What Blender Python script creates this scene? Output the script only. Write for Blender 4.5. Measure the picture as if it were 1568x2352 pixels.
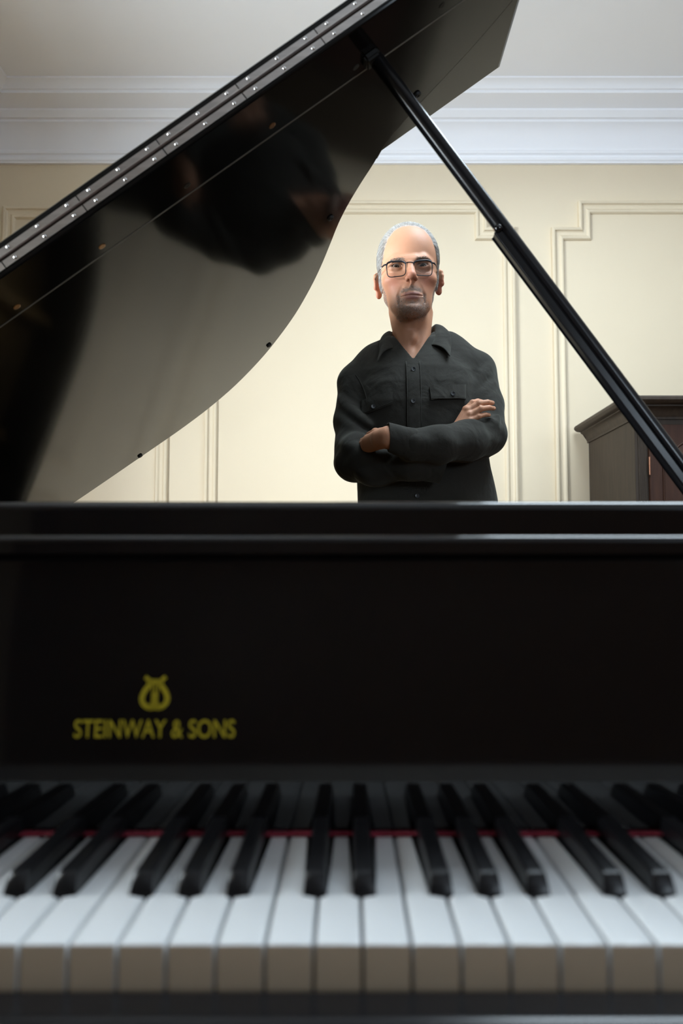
import bpy, bmesh, math, random
import numpy as np
from mathutils import Vector, Matrix, Euler

random.seed(7)
rng = np.random.default_rng(11)
scene = bpy.context.scene
for o in list(bpy.data.objects):
    bpy.data.objects.remove(o)
COL = scene.collection
PI = math.pi

# ------------------------------------------------------------------ camera
cam_d = bpy.data.cameras.new('camera')
cam = bpy.data.objects.new('camera', cam_d)
COL.objects.link(cam)
cam.location = (0, 0, 0.92)
cam.rotation_euler = (math.radians(90 + 4.0), 0, 0)
cam_d.sensor_fit = 'VERTICAL'
cam_d.sensor_height = 36.0
cam_d.sensor_width = 24.0
cam_d.lens = 1845.0 / 2352.0 * 36.0
cam_d.shift_x = -18.0 / 2352.0
cam_d.clip_start = 0.02
cam_d.dof.use_dof = True
cam_d.dof.focus_distance = 1.93
cam_d.dof.aperture_fstop = 5.2
scene.camera = cam

# ------------------------------------------------------------------ view
scene.view_settings.view_transform = 'Standard'
scene.view_settings.look = 'None'
scene.view_settings.gamma = 1.0
scene.view_settings.use_curve_mapping = False
scene.view_settings.exposure = 0.24
scene.cycles.use_denoising = True
scene.cycles.max_bounces = 10
scene.cycles.diffuse_bounces = 6
scene.cycles.glossy_bounces = 5
scene.cycles.transparent_max_bounces = 12
scene.cycles.caustics_reflective = False
scene.cycles.caustics_refractive = False
scene.cycles.sample_clamp_indirect = 6.0

# ------------------------------------------------------------------ world: overcast daylight outside the windows
world = bpy.data.worlds.new('world')
scene.world = world
world.use_nodes = True
world.node_tree.nodes['Background'].inputs[0].default_value = (0.72, 0.85, 1.0, 1)
world.node_tree.nodes['Background'].inputs[1].default_value = 1.0

# ------------------------------------------------------------------ daylight coming in at the window openings, plus an added roof fill
def window_light(name, loc, rot, sx, sy, power, color):
    l = bpy.data.lights.new(name, 'AREA')
    l.shape = 'RECTANGLE'; l.size = sx; l.size_y = sy
    l.energy = power; l.color = color
    o = bpy.data.objects.new(name, l)
    COL.objects.link(o)
    o.location = loc; o.rotation_euler = rot
    return o
XL, XR, YF, YB, ZC = -1.64, 3.60, -2.80, 3.40, 2.935     # room: left, right, front (behind the camera), back, ceiling
TWL = 0.36                                              # left wall thickness, deepened so the reveal cuts grazing light
WIN_L = (0.20, 1.85, 0.80, 1.90)                        # left window: y0 y1 z0 z1

WIN_F = (1.90, 3.30, 1.55, 2.58)                        # high window behind the camera: x0 x1 z0 z1
LPOS, LTGT = Vector((XL - 1.0, -0.30, 1.75)), Vector((-0.10, 3.4, 1.30))
window_light('daylight_left', LPOS, (LTGT - LPOS).to_track_quat('-Z', 'Y').to_euler(), 1.8, 1.7, 250, (0.97, 0.97, 1.0))
window_light('daylight_left', (XL - TWL, 1.025, 1.35), (0, math.radians(-90), 0), 1.10, 1.65, 185, (0.86, 0.93, 1.0))
ROOF_FILL = (0.35, 1.45, 1.20, 2.30)                           # unseen opening added for top light: x0 x1 y0 y1
window_light('added_roof_fill', ((ROOF_FILL[0] + ROOF_FILL[1]) / 2, (ROOF_FILL[2] + ROOF_FILL[3]) / 2, ZC + 0.30), (0, 0, 0), ROOF_FILL[1] - ROOF_FILL[0], ROOF_FILL[3] - ROOF_FILL[2], 78, (0.80, 0.90, 1.0))  # unseen light added to top-light the keys and the man
for w, p in ((WIN_F, 70),):
    window_light('daylight_front', ((w[0] + w[1]) / 2, YF - 0.20, (w[2] + w[3]) / 2), (math.radians(90), 0, 0), w[1] - w[0], w[3] - w[2], p, (0.76, 0.87, 1.0))

# ------------------------------------------------------------------ materials
def new_mat(name):
    m = bpy.data.materials.new(name); m.use_nodes = True
    return m, m.node_tree.nodes, m.node_tree.links, m.node_tree.nodes['Principled BSDF']

def mat(name, col, rough=0.5, metal=0.0, coat=0.0, vary=0.0, vscale=8.0, bump=0.0, bscale=60.0, spec=0.5, stretch=None, col2=None, coat_rough=0.05):
    m, N, L, b = new_mat(name)
    b.inputs['Base Color'].default_value = (*col, 1)
    b.inputs['Roughness'].default_value = rough
    b.inputs['Metallic'].default_value = metal
    b.inputs['Coat Weight'].default_value = coat
    b.inputs['Coat Roughness'].default_value = coat_rough
    b.inputs['Specular IOR Level'].default_value = spec
    tc = N.new('ShaderNodeTexCoord')
    mp = N.new('ShaderNodeMapping'); L.new(tc.outputs['Object'], mp.inputs[0])
    if stretch: mp.inputs['Scale'].default_value = stretch
    if vary > 0 or col2:
        n = N.new('ShaderNodeTexNoise'); n.inputs['Scale'].default_value = vscale; n.inputs['Detail'].default_value = 5
        L.new(mp.outputs[0], n.inputs['Vector'])
        r = N.new('ShaderNodeValToRGB')
        c2 = col2 or tuple(c * (1 - vary) for c in col)
        r.color_ramp.elements[0].position = 0.32; r.color_ramp.elements[1].position = 0.68
        r.color_ramp.elements[0].color = (*c2, 1); r.color_ramp.elements[1].color = (*col, 1)
        L.new(n.outputs['Fac'], r.inputs[0]); L.new(r.outputs[0], b.inputs['Base Color'])
    if bump > 0:
        n2 = N.new('ShaderNodeTexNoise'); n2.inputs['Scale'].default_value = bscale; n2.inputs['Detail'].default_value = 3
        L.new(mp.outputs[0], n2.inputs['Vector'])
        bp = N.new('ShaderNodeBump'); bp.inputs['Strength'].default_value = bump; bp.inputs['Distance'].default_value = 0.002
        L.new(n2.outputs['Fac'], bp.inputs['Height']); L.new(bp.outputs[0], b.inputs['Normal'])
    return m

M = {}
M['wall'] = mat('cream_wall_paint', (0.66, 0.565, 0.415), 0.55, vary=0.03, vscale=1.6, bump=0.10, bscale=35)
M['white'] = mat('white_ceiling_paint', (0.84, 0.85, 0.885), 0.6, vary=0.03, vscale=1.3, bump=0.10, bscale=30)
M['window_white'] = mat('white_window_paint', (0.80, 0.80, 0.80), 0.4, vary=0.03)
M['floor'] = mat('oak_floor', (0.20, 0.105, 0.05), 0.35, col2=(0.13, 0.065, 0.03), vscale=6, stretch=(12, 1, 1), bump=0.1)
M['ebony'] = mat('black_satin_lacquer', (0.006, 0.006, 0.0065), 0.16, spec=0.5, bump=0.012, bscale=14)
M['ebony_gloss'] = mat('black_polished_lacquer', (0.004, 0.004, 0.0045), 0.055, spec=0.45, bump=0.004, bscale=9)
M['ebony_prop'] = mat('black_rubbed_lacquer', (0.006, 0.006, 0.007), 0.22, spec=0.30, bump=0.01, bscale=20)
M['chamfer_light'] = mat('painted_chamfer_light', (0.055, 0.054, 0.050), 0.38, vary=0.2, vscale=15)  # lighter grey that paints the light caught on the flap chamfer
M['lid_under'] = mat('lid_underside_lacquer', (0.0065, 0.0063, 0.006), 0.10, spec=0.18, bump=0.010, bscale=5)
M['edge_line'] = mat('pale_joint_and_edge_light', (0.16, 0.15, 0.13), 0.5, vary=0.3, vscale=20)  # pale joint line; also paints light caught along the lid edge
M['nickel'] = mat('brushed_nickel', (0.62, 0.60, 0.58), 0.32, metal=1.0, vary=0.2, vscale=10, stretch=(1, 1, 14))
M['screw'] = mat('polished_screw', (0.75, 0.74, 0.73), 0.15, metal=1.0, vary=0.1)
M['hinge_gap'] = mat('dark_hinge_barrel', (0.035, 0.018, 0.012), 0.5, vary=0.4, vscale=30)
M['brass'] = mat('aged_brass', (0.42, 0.24, 0.12), 0.35, metal=1.0, vary=0.3, vscale=40)
M['rubber'] = mat('black_rubber', (0.006, 0.006, 0.006), 0.6, vary=0.3, vscale=50)
M['panelling'] = mat('dark_wood_panelling', (0.16, 0.085, 0.042), 0.45, col2=(0.10, 0.05, 0.025), vscale=5, stretch=(8, 8, 1))  # dark brown finish put on unseen walls to cut bounced light
M['key_front'] = mat('shaded_ivory_key_front', (0.38, 0.30, 0.215), 0.35, vary=0.06, vscale=30)  # ivory tan, deepened to paint in the shade on the key fronts
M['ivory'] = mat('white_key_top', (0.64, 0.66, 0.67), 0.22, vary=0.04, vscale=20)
M['ebony_key'] = mat('black_key', (0.006, 0.006, 0.007), 0.30, vary=0.2, vscale=40, spec=0.3)
M['felt'] = mat('red_key_felt', (0.20, 0.008, 0.025), 0.95, vary=0.3, vscale=120, bump=0.4, bscale=500)
M['gold'] = mat('gold_lettering', (0.36, 0.29, 0.008), 0.45, metal=0.2, vary=0.12, vscale=60)
M['plate'] = mat('bronze_cast_iron', (0.32, 0.20, 0.08), 0.38, metal=0.7, vary=0.2, vscale=12)
M['spruce'] = mat('soundboard_spruce', (0.42, 0.24, 0.10), 0.4, vary=0.25, vscale=5, stretch=(1, 14, 1))
M['steel'] = mat('string_steel', (0.6, 0.58, 0.55), 0.3, metal=1.0, vary=0.1)
M['walnut'] = mat('dark_walnut', (0.056, 0.040, 0.028), 0.55, col2=(0.038, 0.027, 0.019), vscale=7, stretch=(9, 9, 1), bump=0.08, bscale=50, spec=0.3)
M['walnut_red'] = mat('reddish_walnut', (0.060, 0.026, 0.015), 0.55, col2=(0.040, 0.017, 0.011), vscale=7, stretch=(9, 9, 1), bump=0.08, bscale=50, spec=0.25)
M['copper'] = mat('copper_hinge', (0.45, 0.22, 0.14), 0.35, metal=1.0, vary=0.2, vscale=60)
def glass_mat(name, tint, gl):
    m, N, L, b = new_mat(name)
    N.remove(b)
    t = N.new('ShaderNodeBsdfTransparent'); t.inputs[0].default_value = (*tint, 1)
    g = N.new('ShaderNodeBsdfGlossy'); g.inputs['Roughness'].default_value = 0.02
    mx = N.new('ShaderNodeMixShader'); mx.inputs[0].default_value = gl
    L.new(t.outputs[0], mx.inputs[1]); L.new(g.outputs[0], mx.inputs[2])
    L.new(mx.outputs[0], N['Material Output'].inputs[0])
    return m
M['pane'] = glass_mat('window_glass', (0.96, 0.98, 0.98), 0.06)
M['lens'] = glass_mat('spectacle_lens', (0.97, 0.97, 0.96), 0.012)

# ------------------------------------------------------------------ mesh helpers
WLOC = {}
def place(o, parent=None):
    """recentre a mesh built in world coordinates, link and parent it"""
    me = o.data
    n = len(me.vertices)
    co = np.empty(n * 3, np.float32); me.vertices.foreach_get('co', co); co = co.reshape(-1, 3)
    c = (co.min(0) + co.max(0)) / 2
    c[2] = co[:, 2].min()
    co -= c
    me.vertices.foreach_set('co', co.ravel()); me.update()
    COL.objects.link(o)
    WLOC[o] = Vector([float(v) for v in c])
    if parent:
        o.parent = parent
        o.location = WLOC[o] - WLOC[parent]
    else:
        o.location = WLOC[o]
    return o

def obj(name, bm, m, parent=None, smooth=False, angle=None):
    me = bpy.data.meshes.new(name)
    bmesh.ops.recalc_face_normals(bm, faces=bm.faces)
    bm.to_mesh(me); bm.free()
    me.materials.append(M[m] if isinstance(m, str) else m)
    if smooth:
        for p in me.polygons: p.use_smooth = True
        if angle:
            me.set_sharp_from_angle(angle=math.radians(angle))
    o = bpy.data.objects.new(name, me)
    return place(o, parent)

def thing(name, loc, label, cat, group=None):
    o = bpy.data.objects.new(name, None); COL.objects.link(o)
    o.empty_display_size = 0.1
    o.location = loc; WLOC[o] = Vector(loc)
    tag(o, label, cat, group)
    return o

def tag(o, label=None, cat=None, group=None, kind=None):
    if label: o['label'] = label
    if cat: o['category'] = cat
    if group: o['group'] = group
    if kind: o['kind'] = kind
    return o

def struct(o, label, cat=None):
    o['kind'] = 'structure'; o['label'] = label
    o['category'] = cat or o.name.split('_')[0].split('.')[0]
    return o

def box(bm, x0, x1, y0, y1, z0, z1, bev=0.0, seg=2):
    r = bmesh.ops.create_cube(bm, size=1)
    vs = r['verts']
    for v in vs:
        v.co = Vector(((x0 + x1) / 2 + v.co.x * (x1 - x0), (y0 + y1) / 2 + v.co.y * (y1 - y0), (z0 + z1) / 2 + v.co.z * (z1 - z0)))
    if bev > 0:
        es = list({e for v in vs for e in v.link_edges})
        bmesh.ops.bevel(bm, geom=es, offset=bev, segments=seg, affect='EDGES', profile=0.5)
    return bm

def bx(*a, **k):
    return box(bmesh.new(), *a, **k)

def prism(bm, pts, z0, z1, axis='z'):
    """polygon (2D points) extruded along an axis"""
    def P3(a, b, c):
        return {'z': (a, b, c), 'y': (a, c, b), 'x': (c, a, b)}[axis]
    lo = [bm.verts.new(P3(a, b, z0)) for a, b in pts]
    hi = [bm.verts.new(P3(a, b, z1)) for a, b in pts]
    n = len(pts)
    bm.faces.new(lo[::-1]); bm.faces.new(hi)
    for i in range(n):
        bm.faces.new((lo[i], lo[(i + 1) % n], hi[(i + 1) % n], hi[i]))
    return bm

def tube(bm, pts, r, seg=10, closed=False, caps=True):
    pts = [Vector(p) for p in pts]
    n = len(pts)
    rad = r if hasattr(r, '__len__') else [r] * n
    rings = []
    prev = None
    for i, p in enumerate(pts):
        if closed:
            t = pts[(i + 1) % n] - pts[i - 1]
        else:
            t = pts[min(i + 1, n - 1)] - pts[max(i - 1, 0)]
        t.normalize()
        if prev is None:
            a = Vector((0, 0, 1)) if abs(t.z) < 0.9 else Vector((1, 0, 0))
            u = t.cross(a).normalized()
        else:
            u = (prev - t * prev.dot(t)).normalized()
        prev = u
        w = t.cross(u)
        rings.append([bm.verts.new(p + (u * math.cos(2 * PI * k / seg) + w * math.sin(2 * PI * k / seg)) * rad[i]) for k in range(seg)])
    m = n if closed else n - 1
    for i in range(m):
        A, B = rings[i], rings[(i + 1) % n]
        for k in range(seg):
            bm.faces.new((A[k], A[(k + 1) % seg], B[(k + 1) % seg], B[k]))
    if caps and not closed:
        bm.faces.new(rings[0][::-1]); bm.faces.new(rings[-1])
    return bm

def lathe(bm, prof, origin=(0, 0, 0), axis=(0, 0, 1), seg=16):
    """profile of (radius, height) about an axis"""
    q = Vector((0, 0, 1)).rotation_difference(Vector(axis).normalized())
    o = Vector(origin)
    rings = []
    for r, h in prof:
        rings.append([bm.verts.new(o + q @ Vector((max(r, 1e-5) * math.cos(2 * PI * k / seg), max(r, 1e-5) * math.sin(2 * PI * k / seg), h))) for k in range(seg)])
    for A, B in zip(rings, rings[1:]):
        for k in range(seg):
            bm.faces.new((A[k], A[(k + 1) % seg], B[(k + 1) % seg], B[k]))
    bm.faces.new(rings[0][::-1]); bm.faces.new(rings[-1])
    return bm

def sweep_profile(bm, path, prof, closed=True, plane='xz', y0=0.0, sign=-1):
    """mitred moulding: path of 2D points in the wall plane, profile of (offset inward, proud of wall)"""
    n = len(path)
    P = [Vector(p) for p in path]
    rings = []
    for i in range(n):
        a, b, c = P[i - 1], P[i], P[(i + 1) % n]
        if not closed and i == 0: d1 = d2 = (c - b).normalized()
        elif not closed and i == n - 1: d1 = d2 = (b - a).normalized()
        else: d1, d2 = (b - a).normalized(), (c - b).normalized()
        n1, n2 = Vector((-d1.y, d1.x)), Vector((-d2.y, d2.x))
        bi = (n1 + n2)
        bi = bi / max(bi.dot(n1), 1e-6)
        ring = []
        for off, h in prof:
            q = b + bi * off
            ring.append(bm.verts.new((q.x, y0 + sign * h, q.y)))
        rings.append(ring)
    m = n if closed else n - 1
    for i in range(m):
        A, B = rings[i], rings[(i + 1) % n]
        for k in range(len(prof) - 1):
            bm.faces.new((A[k], A[k + 1], B[k + 1], B[k]))
    return bm
# ================================================================== THE ROOM
TW = 0.20
struct(obj('floor', bx(XL - TW, XR + TW, YF - TW, YB + TW, -0.10, 0.0), 'floor'), 'brown oak floor of the music room')
bm = bmesh.new()
box(bm, XL - TW, ROOF_FILL[0], YF - TW, YB + TW, ZC, ZC + 0.25); box(bm, ROOF_FILL[1], XR + TW, YF - TW, YB + TW, ZC, ZC + 0.25)
box(bm, ROOF_FILL[0], ROOF_FILL[1], YF - TW, ROOF_FILL[2], ZC, ZC + 0.25); box(bm, ROOF_FILL[0], ROOF_FILL[1], ROOF_FILL[3], YB + TW, ZC, ZC + 0.25)
struct(obj('ceiling', bm, 'white'), 'plain white plaster ceiling above the cornice')
bm = bmesh.new()
for a in ((ROOF_FILL[0], ROOF_FILL[1], ROOF_FILL[2], ROOF_FILL[2] + 0.05), (ROOF_FILL[0], ROOF_FILL[1], ROOF_FILL[3] - 0.05, ROOF_FILL[3]), (ROOF_FILL[0], ROOF_FILL[0] + 0.05, ROOF_FILL[2], ROOF_FILL[3]), (ROOF_FILL[1] - 0.05, ROOF_FILL[1], ROOF_FILL[2], ROOF_FILL[3])):
    box(bm, *a, ZC + 0.20, ZC + 0.25)
sk = struct(obj('window_3', bm, 'window_white'), 'white framed roof opening above the piano, added for top light', 'window')
obj('pane', bx(ROOF_FILL[0] + 0.05, ROOF_FILL[1] - 0.05, ROOF_FILL[2] + 0.05, ROOF_FILL[3] - 0.05, ZC + 0.222, ZC + 0.226), 'pane', sk)
struct(obj('wall_back', bx(XL - TW, XR + TW, YB, YB + TW, 0, ZC), 'wall'), 'cream painted wall with picture-frame mouldings')
struct(obj('wall_right', bx(XR, XR + TW, YF, YB, 0, ZC), 'panelling'), 'right side wall, darkened to cut bounced light')
bm = bmesh.new()
ys4 = [YF, WIN_L[0], WIN_L[1], YB]
for i in (0, 2): box(bm, XL - TWL, XL, ys4[i], ys4[i + 1], 0, ZC)
for w in (WIN_L,):
    box(bm, XL - TWL, XL, w[0], w[1], 0, w[2]); box(bm, XL - TWL, XL, w[0], w[1], w[3], ZC)
struct(obj('wall_left', bm, 'wall'), 'cream painted wall with a wide window, left of the piano')
bm = bmesh.new()
xs = [XL - TW, WIN_F[0], WIN_F[1], XR + TW]
for i in (0, 2): box(bm, xs[i], xs[i + 1], YF - TW, YF, 0, ZC)
for w in (WIN_F,):
    box(bm, w[0], w[1], YF - TW, YF, 0, w[2]); box(bm, w[0], w[1], YF - TW, YF, w[3], ZC)
struct(obj('wall_front', bm, 'panelling'), 'wall with a high window behind the piano player, darkened to cut fill light')

def make_window(name, horizontal_axis, a0, a1, z0, z1, pos, label):
    """frame with muntins and glass panes in an opening; axis 'y' for a side wall, 'x' for an end wall"""
    def B(bm, p, q, r, s, d0, d1):
        if horizontal_axis == 'y': box(bm, pos + d0, pos + d1, p, q, r, s, 0.004, 1)
        else: box(bm, p, q, pos + d0, pos + d1, r, s, 0.004, 1)
    bm = bmesh.new()
    t = 0.05
    B(bm, a0, a0 + t, z0, z1, -0.03, 0.03); B(bm, a1 - t, a1, z0, z1, -0.03, 0.03)
    B(bm, a0, a1, z0, z0 + t, -0.03, 0.03); B(bm, a0, a1, z1 - t, z1, -0.03, 0.03)
    fr = struct(obj(name, bm, 'window_white'), label, 'window')
    zm = (z0 + z1) / 2
    bm = bmesh.new(); B(bm, a0 + t, a1 - t, zm - 0.022, zm + 0.022, -0.024, 0.024)
    obj('meeting_rail', bm, 'window_white', fr)
    am = (a0 + a1) / 2
    bm = bmesh.new(); B(bm, am - 0.012, am + 0.012, z0 + t, zm - 0.022, -0.015, 0.015); obj('muntin', bm, 'window_white', fr)
    bm = bmesh.new(); B(bm, am - 0.012, am + 0.012, zm + 0.022, z1 - t, -0.015, 0.015); obj('muntin', bm, 'window_white', fr)
    for (p, q) in ((a0 + t, am - 0.012), (am + 0.012, a1 - t)):
        for (r, s) in ((z0 + t, zm - 0.022), (zm + 0.022, z1 - t)):
            bm = bmesh.new()
            if horizontal_axis == 'y': box(bm, pos - 0.002, pos + 0.002, p, q, r, s)
            else: box(bm, p, q, pos - 0.002, pos + 0.002, r, s)
            obj('pane', bm, 'pane', fr)
    bm = bmesh.new(); 
    if horizontal_axis == 'y': box(bm, pos - 0.03, XL + 0.04, a0 - 0.05, a1 + 0.05, z0 - 0.03, z0, 0.006)
    else: box(bm, a0 - 0.05, a1 + 0.05, pos - 0.03, YF + 0.04, z0 - 0.03, z0, 0.006)
    obj('window_sill', bm, 'window_white', fr)
    return fr
make_window('window_1', 'y', *WIN_L, XL - TWL + 0.06, 'wide white sash window in the left wall')

make_window('window_2', 'x', *WIN_F, YF - 0.10, 'high white window behind the player, on the right')

# cornice: (proud of wall, height) profile run along the four walls
CORN = [(0.0, 2.680), (0.016, 2.680), (0.016, 2.687), (0.022, 2.692), (0.022, 2.702), (0.016, 2.706), (0.018, 2.714), (0.026, 2.720), (0.026, 2.732), (0.021, 2.737),
        (0.024, 2.745), (0.030, 2.775), (0.042, 2.805), (0.060, 2.829), (0.072, 2.835), (0.072, 2.845), (0.086, 2.847), (0.094, 2.857), (0.104, 2.868), (0.104, 2.876), (0.118, 2.879),
        (0.196, 2.888), (0.196, 2.899), (0.205, 2.902), (0.209, 2.912), (0.222, 2.924), (0.236, 2.928), (0.236, 2.935), (0.0, 2.935)]
def cornice(name, axis, wallpos, sgn, a0, a1, label):
    bm = bmesh.new()
    lo, hi = [], []
    for p, z in CORN:
        q = wallpos + sgn * p
        lo.append(bm.verts.new((a0, q, z) if axis == 'x' else (q, a0, z)))
        hi.append(bm.verts.new((a1, q, z) if axis == 'x' else (q, a1, z)))
    for i in range(len(CORN) - 1):
        bm.faces.new((lo[i], lo[i + 1], hi[i + 1], hi[i]))
    return struct(obj(name, bm, 'white', smooth=True, angle=35), label, 'trim')
cornice('trim_1', 'x', YB, -1, XL, XR, 'deep white stepped cornice along the back wall')
cornice('trim_2', 'y', XL, 1, YF, YB, 'white stepped cornice along the left wall')
cornice('trim_3', 'y', XR, -1, YF, YB, 'white stepped cornice along the right wall')
cornice('trim_4', 'x', YF, 1, XL, XR, 'white stepped cornice along the wall behind the player')

# picture-frame mouldings with stepped corners: outer edge, round bead, flat, inner bead
PROF = [(0.0, 0.0), (0.0, 0.013), (0.003, 0.018), (0.008, 0.020), (0.014, 0.018), (0.017, 0.011), (0.022, 0.008), (0.034, 0.008), (0.038, 0.012), (0.043, 0.014), (0.049, 0.013), (0.053, 0.009), (0.056, 0.0)]
def wall_frame(name, x0, x1, z0, z1, notch, label, m='wall', yw=YB):
    nx, nz = 0.118, 0.118
    path = [(x0, z0), (x1, z0)]
    if notch:
        path += [(x1, z1 - nz), (x1 - nx, z1 - nz), (x1 - nx, z1), (x0 + nx, z1), (x0 + nx, z1 - nz), (x0, z1 - nz)]
    else:
        path += [(x1, z1), (x0, z1)]
    bm = sweep_profile(bmesh.new(), path, PROF, True, y0=yw, sign=-1)
    return struct(obj(name, bm, m, smooth=True, angle=30), label, 'trim')
wall_frame('trim_5', -0.617, 0.718, 0.95, 2.513, True, 'large cream panel moulding with stepped corners behind the man')
wall_frame('trim_6', 0.876, 2.40, 0.95, 2.513, True, 'cream panel moulding with stepped corners behind the dark cabinet')
wall_frame('trim_7', -1.505, -0.772, 0.95, 2.490, False, 'plain narrow cream panel moulding near the left corner')
for i, (a, b, lab) in enumerate(((-1.505, -0.772, 'low left'), (-0.617, 0.718, 'low middle'), (0.876, 2.40, 'low right'))):
    wall_frame('trim_%d' % (8 + i), a, b, 0.22, 0.60, False, 'low cream panel moulding under the chair rail, %s' % lab.split()[1], 'wall', YB - 0.010)
struct(obj('trim_11', bx(XL, XR, YB - 0.030, YB, 0.840, 0.900, 0.008), 'wall'), 'cream chair rail running along the back wall', 'trim')
for nm, a in (('back', (XL, XR, YB - 0.018, YB)), ('left', (XL, XL + 0.018, YF, YB)), ('right', (XR - 0.018, XR, YF, YB)), ('front', (XL, XR, YF, YF + 0.018))):
    struct(obj('baseboard_' + nm, bx(*a, 0, 0.15, 0.005), 'window_white'), 'tall white baseboard along the %s wall' % nm, 'baseboard')
struct(obj('trim_12', bx(XL, XR, YB - 0.010, YB, 0.0, 0.845), 'wall'), 'cream painted wainscot along the foot of the back wall', 'trim')
# ================================================================== THE GRAND PIANO
XC = -0.1345                       # middle of the keyboard
ZK = 0.741                         # key tops
piano = thing('grand_piano', (XC, 1.2, 0), 'black grand piano with its lid propped open, keyboard in the foreground', 'piano')

# ---- lid frame of reference: u across from the bass hinge, v along the strings, w up through the board
LA = math.radians(36.3)
LH = Vector((-0.865, 0, 1.0))
EU = Vector((math.cos(LA), 0, math.sin(LA))); EN = Vector((-math.sin(LA), 0, math.cos(LA)))
def LP(u, v, w=0.0):
    return LH + EU * u + Vector((0, v, 0)) + EN * w
V0 = 1.030
curve_ctrl = [(1.412, 1.205), (1.398, 1.228), (1.338, 1.275), (1.285, 1.309), (1.228, 1.342), (1.180, 1.376), (1.152, 1.404), (1.131, 1.442), (1.102, 1.485), (1.072, 1.536), (1.048, 1.590), (1.025, 1.661), (0.997, 1.744),
              (0.962, 1.828), (0.913, 1.921), (0.853, 2.002), (0.785, 2.072), (0.694, 2.133), (0.600, 2.164), (0.508, 2.172), (0.424, 2.167), (0.339, 2.160), (0.255, 2.153), (0.159, 2.143), (0.07, 2.130), (0.02, 2.10), (0.0, 2.05)]
def catmull(p, k=4):
    out = []
    n = len(p)
    for i in range(n - 1):
        a, b, c, d = [np.array(p[max(0, min(n - 1, j))]) for j in (i - 1, i, i + 1, i + 2)]
        for s in range(k):
            t = s / k
            out.append(tuple(0.5 * ((2 * b) + (-a + c) * t + (2 * a - 5 * b + 4 * c - d) * t * t + (-a + 3 * b - 3 * c + d) * t ** 3)))
    out.append(tuple(p[-1]))
    return out
LC = catmull(curve_ctrl, 4)
lid_out = [(0.0, V0), (1.412, V0)] + LC

def board(outline, w0, w1, bot_bev, top_bev):
    """flat board with chamfered lower and upper rims, in lid coordinates"""
    n = len(outline)
    P = [Vector(p) for p in outline]
    def inset(d):
        o = []
        for i in range(n):
            a, b, c = P[i - 1], P[i], P[(i + 1) % n]
            d1, d2 = (b - a).normalized(), (c - b).normalized()
            n1, n2 = Vector((-d1.y, d1.x)), Vector((-d2.y, d2.x))
            bi = n1 + n2
            q = bi / max(bi.dot(n1), 0.4)
            o.append(b + q * d)
        return o
    bm = bmesh.new()
    levels = [(bot_bev[0], w0), (0.35 * bot_bev[0], w0 + 0.35 * bot_bev[1]), (0, w0 + bot_bev[1]), (0, w1 - top_bev), (top_bev, w1)]
    rings = []
    for d, w in levels:
        rings.append([bm.verts.new(LP(q.x, q.y, w)) for q in inset(d)])
    for A, B in zip(rings, rings[1:]):
        for i in range(n):
            bm.faces.new((A[i], A[(i + 1) % n], B[(i + 1) % n], B[i]))
    bm.faces.new(rings[0][::-1]); bm.faces.new(rings[-1])
    return bm
lid = obj('lid', board(lid_out, 0.0, 0.0195, (0.0025, 0.0035), 0.002), 'lid_under', piano)
lid['label'] = 'raised black lid, glossy underside with a curved edge'
flap_out = [(0.0, V0), (1.452, V0), (1.452, 1.478), (0.0, 1.478)]
flap = obj('front_lid_flap', board(flap_out, 0.0215, 0.0415, (0.013, 0.009), 0.002), 'lid_under', piano)
flap.data.materials.append(M['chamfer_light'])
for p in flap.data.polygons:
    nl = p.normal
    if -0.985 < nl.dot(EN) < -0.25 and nl.y > -0.3: p.material_index = 1
obj('lid_edge_glint', tube(bmesh.new(), [LP(u, v, 0.0012) for u, v in LC[:28]], 0.0011, 6), 'edge_line', lid, smooth=True)  # pale line painting the light caught by the worn lid edge
flap['label'] = 'front lid flap folded back on top of the lid'
# lid front rail with a rounded lip, and the pale joint line behind it
def lid_strip(name, u0, u1, v0, v1, w0, w1, m, parent, bev=0.0):
    bm = bmesh.new()
    r = bmesh.ops.create_cube(bm, size=1)
    for v in r['verts']:
        u = u0 if v.co.x < 0 else u1; vv = v0 if v.co.y < 0 else v1; w = w0 if v.co.z < 0 else w1
        v.co = LP(u, vv, w)
    if bev: bmesh.ops.bevel(bm, geom=bm.edges[:], offset=bev, segments=2, affect='EDGES')
    return obj(name, bm, m, parent)
lid_strip('joint_line', 0.004, 1.408, 1.1335, 1.1365, -0.0006, 0.002, 'edge_line', lid)
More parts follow.
